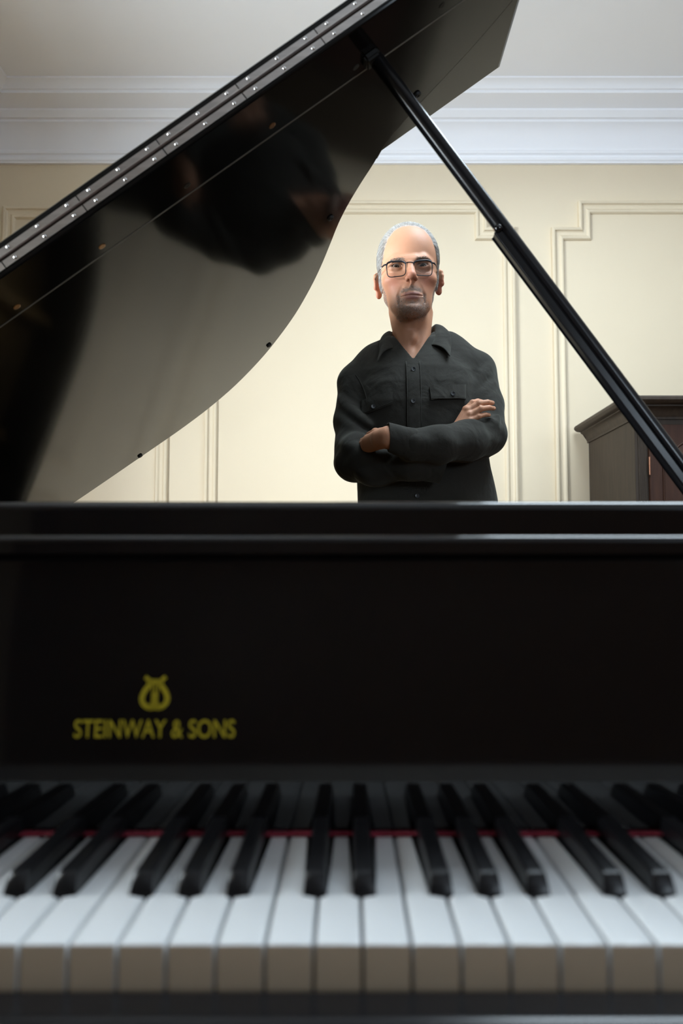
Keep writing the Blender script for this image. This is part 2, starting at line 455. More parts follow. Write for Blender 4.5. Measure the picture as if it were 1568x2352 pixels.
# continuous hinge on the two front edges: leaf sections of 0.129 m, three screws each
PER = 0.1297
U_J = 0.6492
def frontplate(u0, u1, w0, w1, proud):
    bm = bmesh.new()
    r = bmesh.ops.create_cube(bm, size=1)
    for v in r['verts']:
        v.co = LP(u0 if v.co.x < 0 else u1, V0 - proud if v.co.y < 0 else V0 + 0.002, w0 if v.co.z < 0 else w1)
    return bm
k0 = -5
def screw_mesh(c, r, slot=True):
    bm = bmesh.new()
    q = Vector((0, -1, 0))
    lathe(bm, [(r, -0.001), (r, 0.0006), (r * 0.8, 0.0014), (r * 0.4, 0.0018), (0.0001, 0.0019)], c, q, 12)
    return bm
for k in range(-5, 7):
    ua = max(0.004, U_J + PER * k + 0.0008); ub = min(1.408, U_J + PER * (k + 1) - 0.0008)
    if ub - ua < 0.02: continue
    up = obj('hinge_leaf', frontplate(ua, ub, 0.0232, 0.0318, 0.0016), 'nickel', flap)
    dn = obj('hinge_leaf', frontplate(ua, ub, 0.0066, 0.0168, 0.0016), 'nickel', lid)
    for f in (0.14, 0.505, 0.87):
        us = U_J + PER * (k + f)
        if not (0.01 < us < 1.40): continue
        obj('hinge_screw', screw_mesh(LP(us, V0 - 0.0016, 0.0283), 0.0026), 'screw', flap, smooth=True, angle=40)
        obj('hinge_screw', screw_mesh(LP(us, V0 - 0.0016, 0.0112), 0.0026), 'screw', lid, smooth=True, angle=40)
bm = tube(bmesh.new(), [LP(0.004, V0 - 0.0004, 0.0205), LP(1.408, V0 - 0.0004, 0.0205)], 0.0026, 10)
obj('hinge_barrel', bm, 'hinge_gap', lid, smooth=True, angle=50)
bm = tube(bmesh.new(), [LP(0.004, V0 - 0.0016, 0.0222), LP(1.408, V0 - 0.0016, 0.0222)], 0.0010, 8)
obj('hinge_pin', bm, 'nickel', lid, smooth=True, angle=50)

# countersunk brass screws of the front rail, rubber bumpers round the curve
for i, (u, v) in enumerate([(0.340, 1.114), (0.489, 1.115), (0.637, 1.114), (0.786, 1.112), (0.936, 1.112), (1.085, 1.113), (1.240, 1.111)]):
    bm = lathe(bmesh.new(), [(0.0055, -0.003), (0.0055, 0.0005), (0.0042, 0.0010), (0.0018, 0.0004)], LP(u, v, 0), -EN, 14)
    obj('rail_screw', bm, 'brass' if i in (1, 2, 4) else 'rubber', lid, smooth=True, angle=40)
for u, v in [(1.027, 1.536), (0.820, 2.005), (0.375, 2.145), (1.215, 1.306)]:
    bm = lathe(bmesh.new(), [(0.0070, -0.002), (0.0070, 0.0025), (0.0058, 0.0040), (0.0030, 0.0042), (0.0025, 0.0015)], LP(u, v, 0), -EN, 14)
    obj('rubber_bumper', bm, 'rubber', lid, smooth=True, angle=40)

# ---- case rim
RT = 0.982
def rim_outline(off):
    pts = [(-0.852 + off, 0.36), (0.556 - off, 0.36)]
    P = [Vector((LH.x + u, v)) for u, v in LC]
    o = []
    for i, p in enumerate(P):
        a, c = P[max(i - 1, 0)], P[min(i + 1, len(P) - 1)]
        d = (c - a).normalized()
        nn = Vector((-d.y, d.x))
        q = p + nn * (0.013 + off)
        o.append((min(max(q.x, -0.852 + off), 0.556 - off), q.y))
    # drop points that collapse against the straight sides
    res = []
    for q in o:
        if not res or (Vector(q) - Vector(res[-1])).length > 1e-3: res.append(q)
    return pts, res
def ring_wall(off0, off1, z0, z1):
    p0, c0 = rim_outline(off0); p1, c1 = rim_outline(off1)
    # open-front ring: right arm, curve, tail, spine
    out = [p0[1]] + c0 + [p0[0]]
    inn = [p1[1]] + c1 + [p1[0]]
    m = min(len(out), len(inn))
    # resample both to the same count
    def resample(p, n=110):
        P = np.array(p); s = np.r_[0, np.cumsum(np.linalg.norm(np.diff(P, axis=0), axis=1))]; s /= s[-1]
        t = np.linspace(0, 1, n)
        return np.c_[np.interp(t, s, P[:, 0]), np.interp(t, s, P[:, 1])]
    O, I = resample(out), resample(inn)
    bm = bmesh.new()
    R = [[bm.verts.new((*o, z0)), bm.verts.new((*o, z1 - 0.004)), bm.verts.new((*(o * 0.93 + i * 0.07), z1)), bm.verts.new((*i, z1)), bm.verts.new((*i, z0))] for o, i in zip(O, I)]
    for A, B in zip(R, R[1:]):
        for k in range(5):
            bm.faces.new((A[k], A[(k + 1) % 5], B[(k + 1) % 5], B[k]))
    bm.faces.new(R[0]); bm.faces.new(R[-1][::-1])
    return bm
obj('rim', ring_wall(0.0, 0.045, 0.60, RT), 'ebony', piano, smooth=True, angle=40)
def inner_plan(off):
    p, c = rim_outline(off)
    return [(p[0][0], 0.70), (p[1][0], 0.70)] + c
obj('soundboard', prism(bmesh.new(), inner_plan(0.046), 0.795, 0.805), 'spruce', piano)
pl = obj('iron_plate', prism(bmesh.new(), inner_plan(0.062)[:2] + [q for q in inner_plan(0.062)[2:]], 0.850, 0.862), 'plate', piano)
for a, b in (((-0.70, 0.80), (-0.62, 2.05)), ((-0.40, 0.80), (-0.30, 2.08)), ((-0.10, 0.80), (-0.02, 1.95)), ((0.18, 0.80), (0.16, 1.62)), ((0.42, 0.80), (0.33, 1.35))):
    d = (Vector(b) - Vector(a)).normalized(); nn = Vector((-d.y, d.x)) * 0.014
    A, B = Vector(a), Vector(b)
    obj('plate_strut', prism(bmesh.new(), [tuple(A - nn), tuple(A + nn), tuple(B + nn), tuple(B - nn)], 0.862, 0.905), 'plate', pl)
bm = bmesh.new()
for i in range(90):
    x = -0.76 + i * 0.0138
    yb = np.interp(x + 0.06, [-0.8, -0.3, 0.0, 0.15, 0.3, 0.52], [2.02, 2.05, 1.90, 1.60, 1.33, 1.10])
    tube(bm, [(x, 0.80, 0.885), (x + 0.05, yb, 0.880)], 0.0006 if i > 20 else 0.0014, 4, caps=False)
tag(obj('strings', bm, 'steel', piano), kind='stuff')
# pin block stretcher and the folded music desk whose rounded top edge crosses the picture
def xprofile(prof, x0, x1):
    return prism(bmesh.new(), prof, x0, x1, 'x')
XA, XB = -0.805, 0.510
def arc(cy, cz, r, a0, a1, n=7):
    return [(cy + r * math.cos(math.radians(a0 + (a1 - a0) * i / n)), cz + r * math.sin(math.radians(a0 + (a1 - a0) * i / n))) for i in range(n + 1)]
prof = [(0.668, 0.944), (0.668, 0.9445), (0.668, 0.9672)] + arc(0.6765, 0.9675, 0.0085, 180, 60) + [(1.00, 0.976), (1.00, 0.944)]
o = obj('music_desk', xprofile(prof, XA, XB), 'ebony_gloss', piano, smooth=True, angle=30); o['label'] = 'folded black music desk with a rounded front edge'
prof = [(0.640, 0.80), (0.640, 0.930), (0.640, 0.9393)] + arc(0.6445, 0.9395, 0.0045, 180, 90, 4) + [(0.72, 0.944), (0.72, 0.80)]
obj('stretcher', xprofile(prof, XA, XB), 'ebony_gloss', piano, smooth=True, angle=30)
# fallboard standing open, with a rolled top edge
FB0, FB1 = (0.5535, 0.7455), (0.5720, 0.9240)
def fb_at(z): return FB0[0] + (FB1[0] - FB0[0]) * (z - FB0[1]) / (FB1[1] - FB0[1])
prof = [FB0, (0.5535 + 0.0185 * 0.9, 0.906)] 
prof = [(0.5545, 0.7445), (fb_at(0.75) , 0.75), (fb_at(0.9236), 0.9236), FB1] + arc(FB1[0] + 0.008, FB1[1], 0.008, 180, 40, 8) + [(0.596, 0.929), (0.582, 0.7445)]
fb = obj('fallboard', xprofile(prof, -0.755, 0.486), 'ebony_gloss', piano, smooth=True, angle=30)
fb['label'] = 'polished black fallboard with gold maker lettering'
obj('fallboard_lip', xprofile([(0.5620, 0.930), (0.5620, 0.9376), (0.5620, 0.938)] + arc(0.567, 0.938, 0.005, 180, 0, 8) + [(0.60, 0.932), (0.60, 0.926)], -0.755, 0.486), 'ebony_gloss', fb, smooth=True, angle=30)
for sx in (0, 1):
    x0, x1 = ((-0.808, -0.7475), (0.4785, 0.512))[sx]
    obj('key_block', bx(x0, x1, 0.372, 0.552, 0.66, 0.775, 0.008, 3), 'ebony', piano)
obj('action_cover', bx(-0.755, 0.486, 0.570, 0.600, 0.660, 0.760), 'rubber', piano)
obj('keybed', bx(-0.81, 0.514, 0.350, 0.720, 0.600, 0.660, 0.004), 'ebony', piano)
bm = bx(-0.81, 0.514, 0.362, 0.3915, 0.640, 0.7235, 0.004, 3)
obj('key_slip', bm, 'ebony_prop', piano)
obj('key_felt', bx(-0.745, 0.4765, 0.5490, 0.5562, ZK + 0.0002, ZK + 0.0022, 0.0008), 'felt', piano)

# ---- maker's lettering and lyre emblem on the fallboard
TILT = math.atan2(FB1[0] - FB0[0], FB1[1] - FB0[1])
def on_fallboard(bm, x, z, proud=0.0003):
    """bm drawn in x (right) / y (up) becomes a relief on the fallboard face"""
    c, s = math.cos(TILT), math.sin(TILT)
    y = fb_at(z)
    for v in bm.verts:
        a, b, d = v.co
        v.co = Vector((x + a, y + b * s - (d + proud - 0.0002) * c, z + b * c + d * s * 0))
    return bm
fc = bpy.data.curves.new('lettering', 'FONT')
fc.body = 'STEINWAY & SONS'; fc.size = 0.0165; fc.align_x = 'CENTER'; fc.align_y = 'CENTER'; fc.extrude = 0.00015; fc.offset = 0.00012
fo = bpy.data.objects.new('lettering', fc); COL.objects.link(fo)
bpy.context.view_layer.update()
tm = bpy.data.meshes.new_from_object(fo.evaluated_get(bpy.context.evaluated_depsgraph_get()))
bpy.data.objects.remove(fo); bpy.data.curves.remove(fc)
bm = bmesh.new(); bm.from_mesh(tm); bpy.data.meshes.remove(tm)
xs_ = [v.co.x for v in bm.verts]; ys_ = [v.co.y for v in bm.verts]
sx = 0.1105 / (max(xs_) - min(xs_)); sy = 0.0122 / (max(ys_) - min(ys_)); mx_, my_ = (max(xs_) + min(xs_)) / 2, (max(ys_) + min(ys_)) / 2
for v in bm.verts:
    v.co.x = (v.co.x - mx_) * sx; v.co.y = (v.co.y - my_) * sy
# the words fill one line as on the photograph
obj('lettering', on_fallboard(bm, -0.1335, 0.8101), 'gold', fb)
bm = bmesh.new()
def ribbon(bm, pts, w):
    P = [Vector(p) for p in pts]
    ws = w if hasattr(w, '__len__') else [w] * len(P)
    vs = []
    for i, p in enumerate(P):
        t = (P[min(i + 1, len(P) - 1)] - P[max(i - 1, 0)]).normalized(); n = Vector((-t.y, t.x))
        vs.append([bm.verts.new((*(p + n * s * ws[i] / 2), z)) for s, z in ((-1, 0), (1, 0), (1, 0.0003), (-1, 0.0003))])
    for A, B in zip(vs, vs[1:]):
        for k in range(4): bm.faces.new((A[k], A[(k + 1) % 4], B[(k + 1) % 4], B[k]))
    bm.faces.new(vs[0][::-1]); bm.faces.new(vs[-1])
for s in (-1, 1):
    arm = [(0.0010, -0.0105), (0.0052, -0.0098), (0.0082, -0.0068), (0.0086, -0.0030), (0.0068, 0.0012), (0.0040, 0.0050), (0.0042, 0.0078), (0.0072, 0.0104)]
    ribbon(bm, [(s * a, b) for a, b in catmull(arm, 4)], [0.0034] * 20 + [0.0028] * 9)
ribbon(bm, [(-0.0058, 0.0070), (0.0058, 0.0070)], 0.0034)
ribbon(bm, [(-0.0040, -0.0108), (0.0040, -0.0108)], 0.0018)
for x in (-0.0022, 0.0, 0.0022): ribbon(bm, [(x, 0.0066), (x * 0.7, -0.0100)], 0.0008 if x else 0.0010)
ribbon(bm, [(0, -0.0108), (0, -0.0060), (0, 0.0)], [0.0076, 0.0048, 0.0016])
obj('lyre_emblem', on_fallboard(bm, -0.1343, 0.8345), 'gold', fb)

# ---- keys
PITCH = 0.0235
X0 = XC - 26 * PITCH
YK0, YK1, YBK = 0.397, 0.5665, 0.4535
names = 'ABCDEFG'
sharp_shift = {'A': 0.003, 'C': -0.0018, 'D': 0.0018, 'F': -0.003, 'G': 0.0}
HB = 0.0066
def white_mesh(cut_l, cut_r):
    """key outline with cut-outs for the neighbouring sharps, rounded top rim"""
    g = 0.00085
    a, b = -PITCH / 2 + g, PITCH / 2 - g
    la = a + max(cut_l, 0); lb = b - max(cut_r, 0)
    pts = [(a, YK0), (b, YK0)]
    if cut_r > 0: pts += [(b, YBK - 0.001), (lb, YBK - 0.001)]
    pts += [(lb, YK1), (la, YK1)]
    if cut_l > 0: pts += [(la, YBK - 0.001), (a, YBK - 0.001)]
    bm = prism(bmesh.new(), pts, ZK - 0.0225, ZK)
    top = [e for e in bm.edges if all(v.co.z > ZK - 1e-5 for v in e.verts)]
    bmesh.ops.bevel(bm, geom=top, offset=0.0017, segments=3, affect='EDGES', profile=0.5)
    return bm
cache = {}
bk_x = []
for i in range(52):
    n = names[i % 7]
    if i < 51 and n in sharp_shift: bk_x.append((X0 + (i + 1) * PITCH + sharp_shift[n], i))
sharps = {i: x for x, i in bk_x}
for i in range(52):
    xc = X0 + (i + 0.5) * PITCH
    cr = max(0, (xc + PITCH / 2) - (sharps[i] - HB)) + 0.0007 if i in sharps else 0
    cl = max(0, (sharps[i - 1] + HB) - (xc - PITCH / 2)) + 0.0007 if (i - 1) in sharps else 0
    key = (round(cl, 5), round(cr, 5))
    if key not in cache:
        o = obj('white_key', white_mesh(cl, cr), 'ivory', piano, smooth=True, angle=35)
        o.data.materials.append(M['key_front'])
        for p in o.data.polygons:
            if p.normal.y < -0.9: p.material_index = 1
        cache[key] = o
        off = o.location.x + WLOC[piano].x
        o['_dx'] = off
        o.location.x = xc + off - WLOC[piano].x
    else:
        src = cache[key]
        o = src.copy(); COL.objects.link(o); o.parent = piano
        o.location.x = xc + src['_dx'] - WLOC[piano].x
for o in cache.values(): pass
def black_mesh():
    bm = bmesh.new()
    h = 0.0118
    sec = []
    for y, zt, wt in ((YBK, 0.0, HB), (YBK + 0.0010, 0.0035, HB - 0.0003), (YBK + 0.0045, h - 0.0012, HB - 0.0011), (YBK + 0.0075, h, HB - 0.0013), (0.565, h, HB - 0.0013)):
        sec.append((y, zt, wt))
    rings = []
    for y, zt, wt in sec:
        zt = ZK + zt
        r = 0.0012 if zt > ZK + 0.004 else 0.0002
        rings.append([bm.verts.new(p) for p in ((-HB, y, ZK - 0.008), (-wt, y, max(zt - r, ZK - 0.0079)), (-wt + r, y, max(zt, ZK - 0.0078)), (wt - r, y, max(zt, ZK - 0.0078)), (wt, y, max(zt - r, ZK - 0.0079)), (HB, y, ZK - 0.008))])
    for A, B in zip(rings, rings[1:]):
        for k in range(5): bm.faces.new((A[k], A[k + 1], B[k + 1], B[k]))
    bm.faces.new(rings[0]); bm.faces.new(rings[-1][::-1])
    return bm
bk = obj('black_key', black_mesh(), 'ebony_key', piano, smooth=True, angle=35)
dx = bk.location.x + WLOC[piano].x
for j, (x, i) in enumerate(bk_x):
    o = bk if j == 0 else bk.copy()
    if j: COL.objects.link(o); o.parent = piano
    o.location.x = x + dx - WLOC[piano].x

# ---- prop stick: long stick, short stick nested beside its lower part, brass-like pivot knob
pt, pb = LP(1.118, 1.118, -0.004), Vector((0.520, 1.118, 0.985))
def stick(p, q, half_w, half_d, side=0.0, bev=0.004):
    d = (q - p); ln = d.length; d.normalize()
    yv = Vector((0, 1, 0)); sv = d.cross(yv).normalized()
    bm = bmesh.new()
    r = bmesh.ops.create_cube(bm, size=1)
    for v in r['verts']:
        v.co = p + d * ((v.co.z + 0.5) * ln) + sv * (v.co.x * 2 * half_w + side) + yv * (v.co.y * 2 * half_d)
    bmesh.ops.bevel(bm, geom=bm.edges[:], offset=bev, segments=4, affect='EDGES', profile=0.5)
    return bm, sv
_, sv = stick(pt, pb, 0.0098, 0.0100, 0.0, 0.0092)
bm = tube(bmesh.new(), [pt, pt + (pb - pt) * 0.5, pb], 0.0116, 24)
prop = obj('lid_prop', bm, 'ebony_prop', piano, smooth=True, angle=40)
dirn = (pb - pt).normalized()
pk = pt + dirn * ((0.2189 - pt.x) / dirn.x)
sgn = 1 if sv.x < 0 else -1
bm, _ = stick(pk + dirn * 0.004, pb - dirn * 0.05, 0.0050, 0.0095, sgn * 0.0118, 0.002)
obj('short_prop', bm, 'ebony_prop', prop, smooth=True, angle=40)
bm = lathe(bmesh.new(), [(0.0062, -0.004), (0.0062, 0.001), (0.0056, 0.0035), (0.0035, 0.0055), (0.0003, 0.0062)], pk + sv * sgn * 0.0095 + Vector((0, -0.0090, 0)), (0, -1, 0), 16)
obj('pivot_knob', bm, 'ebony_gloss', prop, smooth=True)
bm = bmesh.new()
r = bmesh.ops.create_cube(bm, size=1)
for v in r['verts']: v.co = LP(1.110 + v.co.x * 0.024, 1.112 + v.co.y * 0.026, -0.004 + v.co.z * 0.012)
bmesh.ops.bevel(bm, geom=bm.edges[:], offset=0.003, segments=2, affect='EDGES')
obj('prop_socket', bm, 'rubber', lid)
# ---- legs and pedal lyre
def leg(x, y):
    bm = bmesh.new()
    prof = [(0.055, 0.60), (0.058, 0.55), (0.052, 0.52), (0.056, 0.50), (0.048, 0.40), (0.038, 0.20), (0.034, 0.12), (0.040, 0.10), (0.036, 0.085)]
    rings = []
    for h, z in prof:
        rings.append([bm.verts.new((x + sx * h, y + sy * h, z)) for sx, sy in ((-1, -1), (1, -1), (1, 1), (-1, 1))])
    for A, B in zip(rings, rings[1:]):
        for k in range(4): bm.faces.new((A[k], A[(k + 1) % 4], B[(k + 1) % 4], B[k]))
    bm.faces.new(rings[0]); bm.faces.new(rings[-1][::-1])
    l = obj('leg', bm, 'ebony', piano)
    obj('caster', lathe(bmesh.new(), [(0.0340, -0.011), (0.0365, -0.008), (0.0365, 0.008), (0.0340, 0.011)], (x, y, 0.0365), (1, 0, 0), 20), 'brass', l, smooth=True, angle=40)
    obj('caster_fork', bx(x - 0.016, x + 0.016, y - 0.012, y + 0.012, 0.06, 0.09, 0.003), 'brass', l)
leg(-0.74, 0.62); leg(0.44, 0.62); leg(-0.50, 1.92)
bm = bmesh.new()
box(bm, XC - 0.20, XC + 0.20, 0.56, 0.70, 0.09, 0.145, 0.006)
lyr = obj('pedal_box', bm, 'ebony', piano)
for sx in (-0.09, 0.09):
    obj('lyre_post', tube(bmesh.new(), [(XC + sx, 0.63, 0.145), (XC + sx * 1.2, 0.63, 0.35), (XC + sx, 0.63, 0.60)], [0.018, 0.022, 0.018], 12), 'ebony', piano, smooth=True, angle=50)
for sx in (-0.08, 0, 0.08):
    bm = bmesh.new(); box(bm, XC + sx - 0.012, XC + sx + 0.012, 0.46, 0.57, 0.085, 0.098, 0.004)
    obj('pedal', bm, 'brass', lyr)
# ================================================================== DARK WOODEN CABINET
CX0, CX1, CYF = 1.013, 2.08, 2.83
cab = thing('cabinet', ((CX0 + CX1) / 2, (CYF + YB) / 2, 0), 'dark wooden cabinet with heavy cornice against the back wall', 'cabinet')
CB = YB - 0.025
body = obj('body', bx(CX0, CX1, CYF, CB, 0.10, 1.452, 0.002), 'walnut', cab)
obj('base', bx(CX0 - 0.025, CX1 + 0.025, CYF - 0.025, CB, 0.0, 0.12, 0.008), 'walnut', cab)
# cornice: profile of (overhang, height) swept round the front and both sides with mitred corners
CP = [(0.0, 1.448), (0.006, 1.448), (0.006, 1.456), (0.010, 1.462), (0.013, 1.472), (0.020, 1.482), (0.030, 1.488), (0.033, 1.489), (0.033, 1.494), (0.048, 1.496), (0.055, 1.500), (0.060, 1.506), (0.060, 1.514), (0.056, 1.520), (0.050, 1.522)]
bm = bmesh.new()
rings = []
for p, z in CP:
    p2 = p * 1.2
    rings.append([bm.verts.new(q) for q in ((CX0 - p, CB, z), (CX0 - p, CYF - p2, z), (CX1 + p, CYF - p2, z), (CX1 + p, CB, z))])
for A, B in zip(rings, rings[1:]):
    for k in range(3): bm.faces.new((A[k], A[k + 1], B[k + 1], B[k]))
bm.faces.new(rings[-1])
bm.faces.new([r[0] for r in rings]); bm.faces.new([r[3] for r in rings][::-1])
obj('cornice', bm, 'walnut', cab, smooth=True, angle=25)
# fluted corner strips
def pilaster(x0, x1):
    bm = bmesh.new()
    n = 4
    w = (x1 - x0)
    box(bm, x0, x1, CYF - 0.004, CYF + 0.001, 0.16, 1.425)
    p = obj('pilaster', bm, 'walnut', cab)
    for i in range(n):
        c = x0 + w * (i + 0.5) / n
        obj('flute_rib', tube(bmesh.new(), [(c, CYF - 0.004, 0.20), (c, CYF - 0.004, 1.400)], 0.0022, 8), 'walnut', p, smooth=True, angle=50)
pilaster(1.024, 1.052); pilaster(CX1 - 0.039, CX1 - 0.011)
def cab_door(x0, x1, hinge_left):
    z0, z1 = 0.16, 1.428
    d = obj('door', bx(x0, x1, CYF - 0.014, CYF + 0.004, z0, z1, 0.003), 'walnut_red', cab)
    # raised panel with an arched, shouldered head
    a, b = x0 + 0.045, x1 - 0.045
    zs = 1.308
    sh = 0.030
    r = (b - a) / 2 - sh
    pts = [(a, z0 + 0.06), (b, z0 + 0.06), (b, zs), (b - sh, zs)]
    for i in range(1, 16):
        t = PI * i / 16
        pts.append(((a + b) / 2 + r * math.cos(t), zs + 0.085 * math.sin(t)))
    pts += [(a + sh, zs), (a, zs)]
    bm = bmesh.new()
    def ring(y, k):
        cx_, cz_ = (a + b) / 2, (z0 + zs) / 2
        return [bm.verts.new((cx_ + (p - cx_) * k, y, cz_ + (q - cz_) * (1 - (1 - k) * 0.35))) for p, q in pts]
    R = [ring(CYF - 0.013, 1.0), ring(CYF - 0.0205, 1.0), ring(CYF - 0.0215, 0.985), ring(CYF - 0.0180, 0.97), ring(CYF - 0.0235, 0.86)]
    n = len(pts)
    for A, B in zip(R, R[1:]):
        for k in range(n): bm.faces.new((A[k], A[(k + 1) % n], B[(k + 1) % n], B[k]))
    bm.faces.new(R[-1])
    obj('door_panel', bm, 'walnut_red', d)
    hx = x0 if hinge_left else x1
    for zc in (1.280, 0.40):
        obj('hinge', tube(bmesh.new(), [(hx, CYF - 0.015, zc - 0.032), (hx, CYF - 0.015, zc + 0.032)], 0.0035, 10), 'copper', d, smooth=True, angle=50)
    kx = x1 - 0.02 if hinge_left else x0 + 0.02
    obj('knob', lathe(bmesh.new(), [(0.006, 0), (0.005, 0.010), (0.011, 0.016), (0.012, 0.022), (0.007, 0.027)], (kx, CYF - 0.0135, 0.85), (0, -1, 0), 16), 'brass', d, smooth=True)
mid = (CX0 + CX1) / 2
cab_door(1.059, mid - 0.0015, True); cab_door(mid + 0.0015, CX1 - 0.046, False)
# ================================================================== THE MAN
PX, PY = 0.150, 1.990
person = thing('person', (PX, PY, 0), 'man in charcoal button shirt and glasses standing with arms crossed', 'person')

# ---------- small signed-distance toolkit (numpy) with surface nets meshing
class Field:
    def __init__(s, xs, ys, zs):
        s.ax = [np.asarray(a, np.float32) for a in (xs, ys, zs)]
        s.d = np.full([len(a) for a in s.ax], 1.0, np.float32)
    def sub(s, lo, hi):
        sl = []
        for a, l, h in zip(s.ax, lo, hi):
            i0 = max(0, int(np.searchsorted(a, l)) - 1); i1 = min(len(a), int(np.searchsorted(a, h)) + 1)
            if i1 - i0 < 1: return None
            sl.append(slice(i0, i1))
        X = s.ax[0][sl[0]][:, None, None]; Y = s.ax[1][sl[1]][None, :, None]; Z = s.ax[2][sl[2]][None, None, :]
        return tuple(sl), X, Y, Z
    def put(s, sl, d, k, op):
        a = s.d[sl]
        if op == 'add':
            if k <= 0: s.d[sl] = np.minimum(a, d); return
            h = np.maximum(k - np.abs(a - d), 0) / k
            s.d[sl] = np.minimum(a, d) - h * h * k * 0.25
        else:
            d = -d
            if k <= 0: s.d[sl] = np.maximum(a, d); return
            h = np.maximum(k - np.abs(a - d), 0) / k
            s.d[sl] = np.maximum(a, d) + h * h * k * 0.25

class Frame:
    """a rigid local frame for primitives"""
    def __init__(s, c=(0, 0, 0), R=None):
        s.c = np.array(c, float); s.R = np.eye(3) if R is None else np.array(R, float)
    def to_world(s, p): return s.R @ np.asarray(p, float) + s.c
    def local(s, X, Y, Z):
        R, c = s.R, s.c
        x, y, z = X - c[0], Y - c[1], Z - c[2]
        return [R[0, i] * x + R[1, i] * y + R[2, i] * z for i in range(3)]
ID = Frame()
F32 = np.float32
def ell(F, c, r, k=0.01, op='add', fr=ID, rot=None):
    """ellipsoid, optionally turned by its own rotation matrix"""
    r = np.array(r, float); m = float(r.max()) + k + 0.012
    w = fr.to_world(c)
    g = F.sub(w - m, w + m)
    if g is None: return
    sl, X, Y, Z = g
    R = fr.R if rot is None else fr.R @ rot
    f2 = Frame(w, R)
    x, y, z = f2.local(X, Y, Z)
    q = np.sqrt((x / r[0]) ** 2 + (y / r[1]) ** 2 + (z / r[2]) ** 2)
    q2 = np.sqrt((x / r[0] ** 2) ** 2 + (y / r[1] ** 2) ** 2 + (z / r[2] ** 2) ** 2)
    d = (q * (q - 1) / np.maximum(q2, 1e-6)).astype(F32)
    F.put(sl, d, k, op)
def cone(F, a, b, ra, rb, k=0.01, op='add', fr=ID, flat=None):
    """round cone from a to b"""
    A, B = fr.to_world(a), fr.to_world(b)
    m = max(ra, rb) + k + 0.012
    g = F.sub(np.minimum(A, B) - m, np.maximum(A, B) + m)
    if g is None: return
    sl, X, Y, Z = g
    ba = B - A; L = float(ba @ ba) + 1e-12
    t = np.clip(((X - A[0]) * ba[0] + (Y - A[1]) * ba[1] + (Z - A[2]) * ba[2]) / L, 0, 1)
    d = np.sqrt((X - A[0] - t * ba[0]) ** 2 + (Y - A[1] - t * ba[1]) ** 2 + (Z - A[2] - t * ba[2]) ** 2) - (ra + (rb - ra) * t)
    F.put(sl, d.astype(F32), k, op)
def chain(F, pts, rad, k=0.01, op='add', fr=ID):
    for i in range(len(pts) - 1): cone(F, pts[i], pts[i + 1], rad[i], rad[i + 1], k, op, fr)

def surface(F, smooth=1):
    d = F.d
    inside = d < 0
    nx, ny, nz = d.shape
    c = [inside[i:nx - 1 + i, j:ny - 1 + j, l:nz - 1 + l] for i in (0, 1) for j in (0, 1) for l in (0, 1)]
    anyi = c[0].copy(); alli = c[0].copy()
    for q in c[1:]:
        anyi |= q; alli &= q
    act = anyi & ~alli
    del anyi, alli, c
    cells = np.argwhere(act)
    N = len(cells)
    idx = np.full(act.shape, -1, np.int32); idx[act] = np.arange(N, dtype=np.int32)
    corners = np.array([(i, j, l) for i in (0, 1) for j in (0, 1) for l in (0, 1)])
    V = np.stack([d[cells[:, 0] + a, cells[:, 1] + b, cells[:, 2] + e] for a, b, e in corners], 1)
    acc = np.zeros((N, 3)); cnt = np.zeros(N)
    for p in range(8):
        for q in range(p + 1, 8):
            if np.abs(corners[p] - corners[q]).sum() != 1: continue
            vp, vq = V[:, p], V[:, q]
            m = (vp < 0) != (vq < 0)
            t = np.where(m, vp / np.where(m, vp - vq, 1), 0)
            t = np.clip(t, 0, 1)
            acc += (corners[p] + (corners[q] - corners[p]) * t[:, None]) * m[:, None]
            cnt += m
    P = cells + acc / np.maximum(cnt, 1)[:, None]
    W = np.stack([np.interp(P[:, a], np.arange(len(F.ax[a])), F.ax[a]) for a in range(3)], 1)
    quads = []
    for ax in range(3):
        o = [a for a in range(3) if a != ax]
        s0 = [slice(None)] * 3; s1 = [slice(None)] * 3
        s0[ax] = slice(0, -1); s1[ax] = slice(1, None)
        a_, b_ = inside[tuple(s0)], inside[tuple(s1)]
        e = np.argwhere(a_ != b_)
        ok = np.all((e[:, o] >= 1), 1) & (e[:, o[0]] < d.shape[o[0]] - 1) & (e[:, o[1]] < d.shape[o[1]] - 1)
        e = e[ok]
        fl = a_[e[:, 0], e[:, 1], e[:, 2]]
        off = []
        for da, db in ((-1, -1), (0, -1), (0, 0), (-1, 0)):
            q = e.copy(); q[:, o[0]] += da; q[:, o[1]] += db
            off.append(idx[q[:, 0], q[:, 1], q[:, 2]])
        Q = np.stack(off, 1)
        if ax == 1: fl = ~fl
        Q[~fl] = Q[~fl][:, ::-1]
        quads.append(Q)
    Q = np.concatenate(quads)
    Q = Q[(Q >= 0).all(1)]
    for _ in range(smooth):
        e = np.concatenate([Q[:, [0, 1]], Q[:, [1, 2]], Q[:, [2, 3]], Q[:, [3, 0]]])
        cn = np.bincount(e[:, 0], minlength=N) + np.bincount(e[:, 1], minlength=N)
        S = np.stack([np.bincount(e[:, 0], W[e[:, 1], a], N) + np.bincount(e[:, 1], W[e[:, 0], a], N) for a in range(3)], 1)
        W = W * 0.4 + 0.6 * S / np.maximum(cn, 1)[:, None]
    return W, Q

def vnormals(W, Q):
    n = np.cross(W[Q[:, 2]] - W[Q[:, 0]], W[Q[:, 3]] - W[Q[:, 1]])
    N = np.stack([sum(np.bincount(Q[:, k], n[:, a], len(W)) for k in range(4)) for a in range(3)], 1)
    return N / np.maximum(np.linalg.norm(N, axis=1), 1e-12)[:, None]

